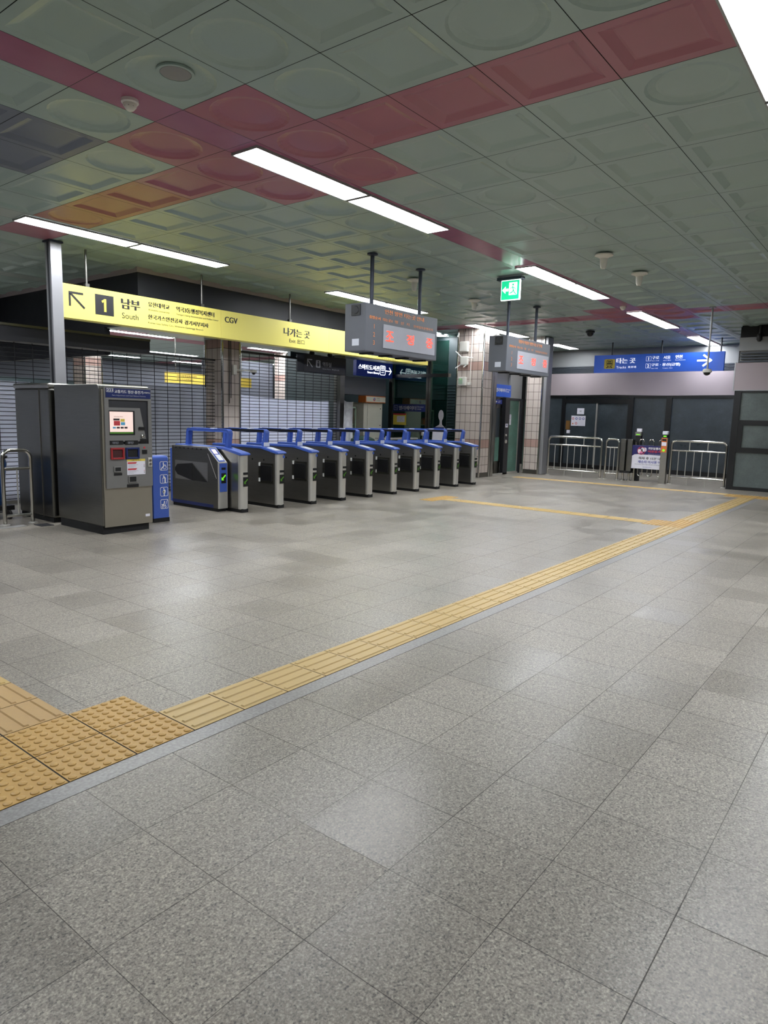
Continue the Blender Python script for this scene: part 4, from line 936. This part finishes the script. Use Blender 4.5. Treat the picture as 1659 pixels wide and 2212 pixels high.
# lift entrance between the pillars
we2 = sthing('wall_lift')
MB().box(13.8, 15.65, 6.42, 6.5, 2.05, H+.02).build('lintel_panel', M['steel_d'], we2)
MB().box(14.9, 15.6, 6.3, 6.42, 2.06, 2.75).box(13.9, 14.9, 6.36, 6.42, 2.4, 2.75).build('lintel_front', M['panel'], we2)
lv = MB()
for i in range(4): lv.box(13.9, 15.55, 6.28, 6.42, 2.78+i*.07, 2.81+i*.07)
lv.build('louvre', M['panel'], we2)
MB().box(13.85, 14.95, 6.62, 6.7, 0, 2.4).build('backing', M['black_m'], we2)
MB().box(14.7, 14.95, 6.3, 6.4, 0, 2.06).box(15.58, 15.66, 6.28, 6.4, 0, 2.06).box(14.9, 15.6, 6.3, 6.4, 2.0, 2.06).build('jamb', M['dark'], we2)
MB().box(13.8, 15.6, 6.3, 6.34, 0, .04).build('sill', M['steel_b'], we2)
dr = sthing('door_2', (14.25, 6.45, 0))
for x0_, x1_ in ((13.87, 14.24), (14.32, 14.68)):
    l = MB().box(x0_, x0_+.06, 6.4, 6.45, .02, 2.05).box(x1_-.06, x1_, 6.4, 6.45, .02, 2.05).box(x0_, x1_, 6.4, 6.45, .02, .36).box(x0_, x1_, 6.4, 6.45, 1.78, 2.05).build('door_leaf', M['steel_d'], dr); MB().box(x0_+.05, x1_-.05, 6.42, 6.43, .36, 1.78).build('pane', M['pane'], l)
    MB().box(x0_+.06, x1_-.06, 6.41, 6.418, .36, 1.0).build('frosted_film', M['lift_glass'], l)
struct(MB().box(14.95, 15.58, 6.35, 6.362, .04, 2.02).build('window_6', M['lift_glass']))
struct(MB().box(15.54, 15.58, 6.33, 6.345, .04, 2.02).box(14.95, 15.58, 6.33, 6.345, .03, .06).build('trim_12', M['steel_b']))
t = thing('lift_sign', 'bright blue lift sign above the lift door right of the tiled pillar', 'sign', (14.3, 6.25, 2.06))
MB().box(13.78, 14.81, 6.22, 6.27, 2.07, 2.385).build('panel', M['blue_sign'], t); f = Face('y', 6.22, .003); a = MB(); f.text(a, '↕', 13.86, 13.93, 2.19, 2.28); f.text(a, '엘리베이터', 13.99, 14.53, 2.19, 2.29, 0, .005); f.text(a, 'Elevator', 14.56, 14.76, 2.25, 2.285, 0, .002); f.text(a, '昇降機', 14.56, 14.69, 2.195, 2.225, 0, .002); a.build('lettering', M['white'], t)
t = thing('lift_direction_panel', 'small dark blue panel with white arrows over the lift door', 'sign', (14.3, 6.38, 1.88)); MB().box(13.95, 14.6, 6.36, 6.39, 1.885, 2.0).build('panel', M['navy_sign'], t); f = Face('y', 6.36, .003); a = MB(); f.text(a, '◀ ▶ ⇄', 14.08, 14.5, 1.91, 1.975); a.build('lettering', M['white'], t)
for (u0, u1, v0, v1, lab) in ((14.94, 15.11, 1.34, 1.62, 'white paper notice on the green lift glass'), (14.73, 14.86, 1.27, 1.37, 'small white label on the dark lift door frame')):
    yy = 6.345 if u0 > 14.9 else 6.3
    t = thing('paper_notice', lab, 'notice', (u0, yy, v0)); MB().box(u0, u1, yy-.012, yy-.002, v0, v1).build('sheet', M['paper'], t); f = Face('y', yy-.012, .002); a = MB()
    for i in range(3): f.rect(a, u0+.02, u1-.03, v1-.03-.05*i*(v1-v0)*3, v1-.02-.05*i*(v1-v0)*3)
    a.build('print', M['blue_txt'], t)
t = thing('lift_intercom', 'small round call button on the lift door frame', 'intercom', (14.8, 6.29, .87)); MB().lathe((14.79, 6.3, .89), [(.05, 0), (.05, -.02), (.03, -.03)], 14, 'y').build('button', M['steel_b'], t); MB().lathe((14.79, 6.3, 1.06), [(.035, 0), (.03, -.02)], 12, 'y').build('button', M['steel_b'], t)

# ------------------------------------------------------------------ tracks sign
XS = 17.5
t = thing('tracks_sign', 'wide blue hanging tracks sign with white lettering and right arrow', 'sign', (XS, 3.3, 2.87))
MB().box(XS, XS+.12, 1.62, 5.03, 2.872, 3.358).build('housing', M['blue_sign'], t)
f = Face('x', XS, .004)
a = MB(); f.rrect(a, 4.735, 4.43, 2.98, 3.247, .03); b = a.build('train_badge', M['orange'], t); b.data.materials[0] = M['yellow_f']
a = MB(); dd = .004; f.rrect(a, 4.66, 4.505, 3.06, 3.215, .03, dd, .014); f.rect(a, 4.65, 4.515, 3.1, 3.135, dd); f.stroke(a, [(4.62, 3.17), (4.545, 3.17)], .03, dd); f.stroke(a, [(4.62, 3.05), (4.65, 3.0)], .016, dd); f.stroke(a, [(4.545, 3.05), (4.515, 3.0)], .016, dd); f.stroke(a, [(4.67, 3.02), (4.5, 3.02)], .014, dd); a.build('train', M['ink'], b)
a = MB()
f.text(a, '타는 곳', 4.39, 3.87, 3.12, 3.265, 0, .008); f.text(a, 'Tracks', 4.385, 4.11, 2.98, 3.045); f.text(a, '乗車場', 4.06, 3.83, 2.985, 3.045)
f.text(a, '1', 3.51, None, 3.185, 3.265, 0, .004); f.text(a, '2', 3.51, None, 2.995, 3.075, 0, .004)
f.text(a, '구로', 3.42, 3.235, 3.205, 3.29, 0, .004); f.text(a, '서울', 3.12, 2.945, 3.205, 3.29, 0, .004); f.text(a, '인천', 2.81, 2.64, 3.21, 3.3, 0, .006)
f.text(a, 'Guro 九老', 3.42, 3.23, 3.155, 3.18); f.text(a, 'Seoul 首尔', 3.12, 2.92, 3.155, 3.18); f.text(a, 'Incheon', 2.81, 2.56, 3.16, 3.185)
f.text(a, '구로 · 용산(급행)', 3.425, 2.68, 3.01, 3.10, 0, .005); f.text(a, 'Guro 九老', 3.42, 3.25, 2.95, 2.98); f.text(a, 'Yongsan 龙山', 3.13, 2.87, 2.95, 2.98)
f.rrect(a, 3.575, 3.445, 3.165, 3.285, .01, 0, .006); f.rrect(a, 3.575, 3.445, 2.975, 3.095, .01, 0, .006); a.build('lettering', M['white_sign'], t)
a = MB(); f.stroke(a, [(2.24, 3.14), (1.95, 3.14)], .045); f.stroke(a, [(2.1, 3.27), (1.93, 3.14), (2.1, 3.01)], .045, .001); a.build('arrow', M['white_lit'], t)
for y in (4.55, 3.2, 1.72): MB().cyl((XS+.06, y, 3.35), (XS+.06, y, H), .018).build('hanger_rod', M['dark'], t)

# ------------------------------------------------------------------ railings and swing gate at the platform side
def railing(axis, c, a0, a1, ztop, zmid, zlow, nb, label, r=.028):
    """a tube loop along y (axis 'x' constant) or along x (axis 'y' constant)"""
    P = (lambda s_, z: (c, s_, z)) if axis == 'x' else (lambda s_, z: (s_, c, z))
    mid = (a0+a1)/2; t = thing('steel_railing', label, 'railing', P(mid, 0), 'steel railings'); pts = [P(a0, 0)]
    s_ = 1 if a1 > a0 else -1; R_ = .1
    for i in range(7): th = PI/2*i/6; pts.append(P(a0+s_*R_*(1-math.cos(th)), ztop-R_+R_*math.sin(th)))
    for i in range(7): th = PI/2*(1-i/6); pts.append(P(a1-s_*R_*(1-math.cos(th)), ztop-R_+R_*math.sin(th)))
    pts.append(P(a1, 0)); MB().tube(pts, r, 12).build('frame', M['chrome'], t, smooth=True)
    for z in (zmid, zlow): MB().cyl(P(a0, z), P(a1, z), r*.75).build('crossbar', M['chrome'], t, smooth=True)
    for i in range(nb):
        q = a0+(a1-a0)*(i+1)/(nb+1); MB().cyl(P(q, zlow), P(q, zmid), .009).build('baluster', M['steel_b'], t, smooth=True)
    for q in (a0, a1): MB().lathe(P(q, 0), [(.06, 0), (.06, .012), (.035, .02)], 14).build('floor_flange', M['steel_b'], t)
    if abs(a1-a0) > .8:
        for k in (1, 2): MB().cyl(P(a0+(a1-a0)*k/3, zmid), P(a0+(a1-a0)*k/3, ztop-.02), .012).cyl(P(a0+(a1-a0)*k/3, 0), P(a0+(a1-a0)*k/3, zlow), .012).build('stub', M['steel_b'], t)
railing('x', 15.75, 5.47, 3.99, 1.06, .84, .16, 7, 'long polished steel railing left of the swing gate')
railing('x', 15.75, 3.87, 3.54, 1.055, .84, .16, 2, 'short narrow steel railing beside the swing gate')
railing('x', 15.75, 2.24, 1.0, 1.075, .84, .19, 6, 'polished steel railing right of the orange card reader')
railing('y', 6.35, 1.86, 2.2, .94, .71, .12, 1, 'steel railing loop at the left frame edge beside the machines', .024)
# gate cabinet pair
t = thing('gate_cabinet', 'dark steel gate housing left of the hanging notice', 'gate housing', (16, 3.36, 0))
for (xa, xb, ya, yb) in ((15.72, 15.9, 3.36, 3.5), (15.75, 16.1, 3.2, 3.34)): MB().box(xa, xb, ya, yb, .24, 1.07).build('housing', M['steel_d'], t, bevel=.02)
MB().box(15.72, 16.1, 3.22, 3.48, .2, .26).build('lower_block', M['black'], t)
for y in (3.43, 3.27): MB().cyl((15.85, y, 0), (15.85, y, .24), .03).lathe((15.85, y, 0), [(.07, 0), (.07, .015), (.03, .03)], 14).build('leg', M['chrome'], t)
t = thing('card_reader_post', 'far grey card reader post with pale display left above the hanging notice', 'card reader', (15.98, 3.12, 0))
MB().box(15.92, 16.05, 3.06, 3.19, 0, 1.16).build('post', M['black'], t); MB().box(15.9, 16.05, 3.05, 3.2, 1.16, 1.25).build('reader', M['steel'], t); MB().box(15.95, 16.0, 3.06, 3.18, 1.26, 1.34).build('display', M['paper'], t); MB().box(15.895, 15.9, 3.08, 3.17, 1.18, 1.2).build('indicator', M['gled'], t)
t = thing('card_reader_post', 'steel post with orange card reader panel right of the hanging notice', 'card reader', (15.7, 2.4, 0))
MB().box(15.66, 15.8, 2.32, 2.47, 0, 1.14).build('post', M['steel'], t); b = MB().box(15.645, 15.66, 2.335, 2.465, .78, 1.13).build('panel', M['orange'], t)
MB().box(15.638, 15.645, 2.35, 2.45, 1.06, 1.11).build('display', M['black'], b); MB().box(15.638, 15.645, 2.345, 2.455, .94, 1.03).build('label', M['paper'], b); MB().lathe((15.645, 2.4, .83), [(.03, 0), (.03, -.006)], 14, 'x').build('button', M['gled'], b)
MB().box(15.66, 15.78, 2.34, 2.45, 1.14, 1.2).build('neck', M['black'], t); MB().box(15.645, 15.66, 2.36, 2.43, 1.16, 1.19).build('indicator', M['gled'], t); MB().box(15.64, 15.78, 2.33, 2.46, 1.21, 1.3).build('reader_head', M['tagl'], t, bevel=.02)
t = thing('swing_gate', 'tubular steel swing gate of rounded loops behind the hanging notice', 'gate', (15.85, 2.8, 0))
for y in (3.0, 2.76, 2.52):
    pts = [];
    for i in range(13): th = PI*i/12; pts.append((15.85, y+.055*math.cos(th), 1.02+.055*math.sin(th)))
    for i in range(13): th = PI+PI*i/12; pts.append((15.85, y+.055*math.cos(th), .2+.055*math.sin(th)))
    pts.append(pts[0]); MB().tube(pts, .012, 8).build('loop', M['chrome'], t, smooth=True)
MB().cyl((15.85, 3.15, .6), (15.85, 2.46, .6), .012).cyl((15.85, 3.15, .85), (15.85, 2.46, .85), .012).build('crossbar', M['chrome'], t); MB().cyl((15.85, 3.15, 0), (15.85, 3.15, 1.0), .025).build('hinge_post', M['chrome'], t)
t = thing('hanging_notice', 'navy and white notice hung on the swing gate between the card readers', 'notice', (15.8, 2.85, .33))
MB().box(15.78, 15.8, 2.47, 3.2, .335, .925).build('board', M['paper'], t); f = Face('x', 15.78, .003)
a = MB(); f.poly(a, [(3.2, .925), (2.47, .925), (2.47, .69), (3.05, .70), (3.14, .69), (3.2, .65)]); a.build('navy_band', M['poster_n'], t)
a = MB(); dd = .003; a.cur = 1; f.rrect(a, 3.06, 2.94, .72, .83, .03, dd); f.rrect(a, 2.98, 2.85, .77, .87, .03, dd); a.cur = 2; f.rect(a, 3.02, 2.95, .72, .77, dd+.001); a.cur = 0; f.ring(a, 2.975, .79, .095, .01, dd+.002); f.stroke(a, [(3.04, .86), (2.91, .72)], .01, dd+.003); a.build('no_card_symbol', [M['redp'], M['paper'], M['pink']], t)
a = MB(); f.text(a, '기후동행카드', 2.81, 2.45, .825, .885, dd, .003); a.cur = 1; f.text(a, '이용불가', 2.81, 2.5, .75, .81, dd, .004); a.cur = 0; f.text(a, '(Climate Card not accepted)', 2.80, 2.48, .705, .72, dd)
a.cur = 2; f.text(a, '하차 후 15분 내', 3.03, 2.49, .57, .64, dd, .002); a.cur = 3; f.text(a, '재승차 미시행 역', 3.04, 2.49, .475, .545, dd, .002); a.cur = 2; f.text(a, '1회권(현금) 이용 고객은 역무원에 문의하세요', 3.12, 2.49, .43, .455, dd); a.cur = 3; f.text(a, '한국철도공사', 2.91, 2.7, .365, .39, dd); a.build('lettering', [M['white'], M['redp'], M['ink'], M['blue_txt']], t)

# ------------------------------------------------------------------ left edge: bin, plate, pole
t = thing('waste_cart', 'dark waste cart with a blue bag at the left frame edge', 'waste bin', (1.9, 7.0, 0))
MB().lathe((1.93, 7.1, .18), [(.2, 0), (.25, .3), (.28, .55), (.26, .62)], 18).build('bag', M['bin_blue'], t, smooth=True)
MB().box(1.6, 2.2, 6.85, 7.35, .12, .18).build('tray', M['black'], t); MB().lathe((1.93, 7.1, .8), [(.29, 0), (.29, .03)], 18).build('rim', M['dark'], t)
for x in (1.68, 2.12): MB().cyl((x, 6.86, .06), (x+.03, 6.86, .06), .06).build('caster', M['black'], t)
t = thing('barrier_post', 'thin grey post at the left frame edge before the shutter', 'post', (2.3, 7.6, 0)); MB().cyl((2.32, 7.6, 0), (2.32, 7.6, 1.72), .018).build('pole', M['steel_m'], t, smooth=True); MB().lathe((2.32, 7.6, 0), [(.1, 0), (.1, .012)], 14).build('base', M['dark'], t)
t = thing('floor_channel', 'pale metal threshold strip on the floor under the left railing', 'threshold', (1.7, 6.2, 0)); MB().box(.6, 2.02, 6.1, 6.22, 0, .012).build('strip', M['steel_b'], t); MB().box(2.14, 2.3, 6.0, 6.2, 0, .006).build('cover_plate', M['dark'], t)

for o in bpy.data.objects:
    if '_o' in o: del o['_o']
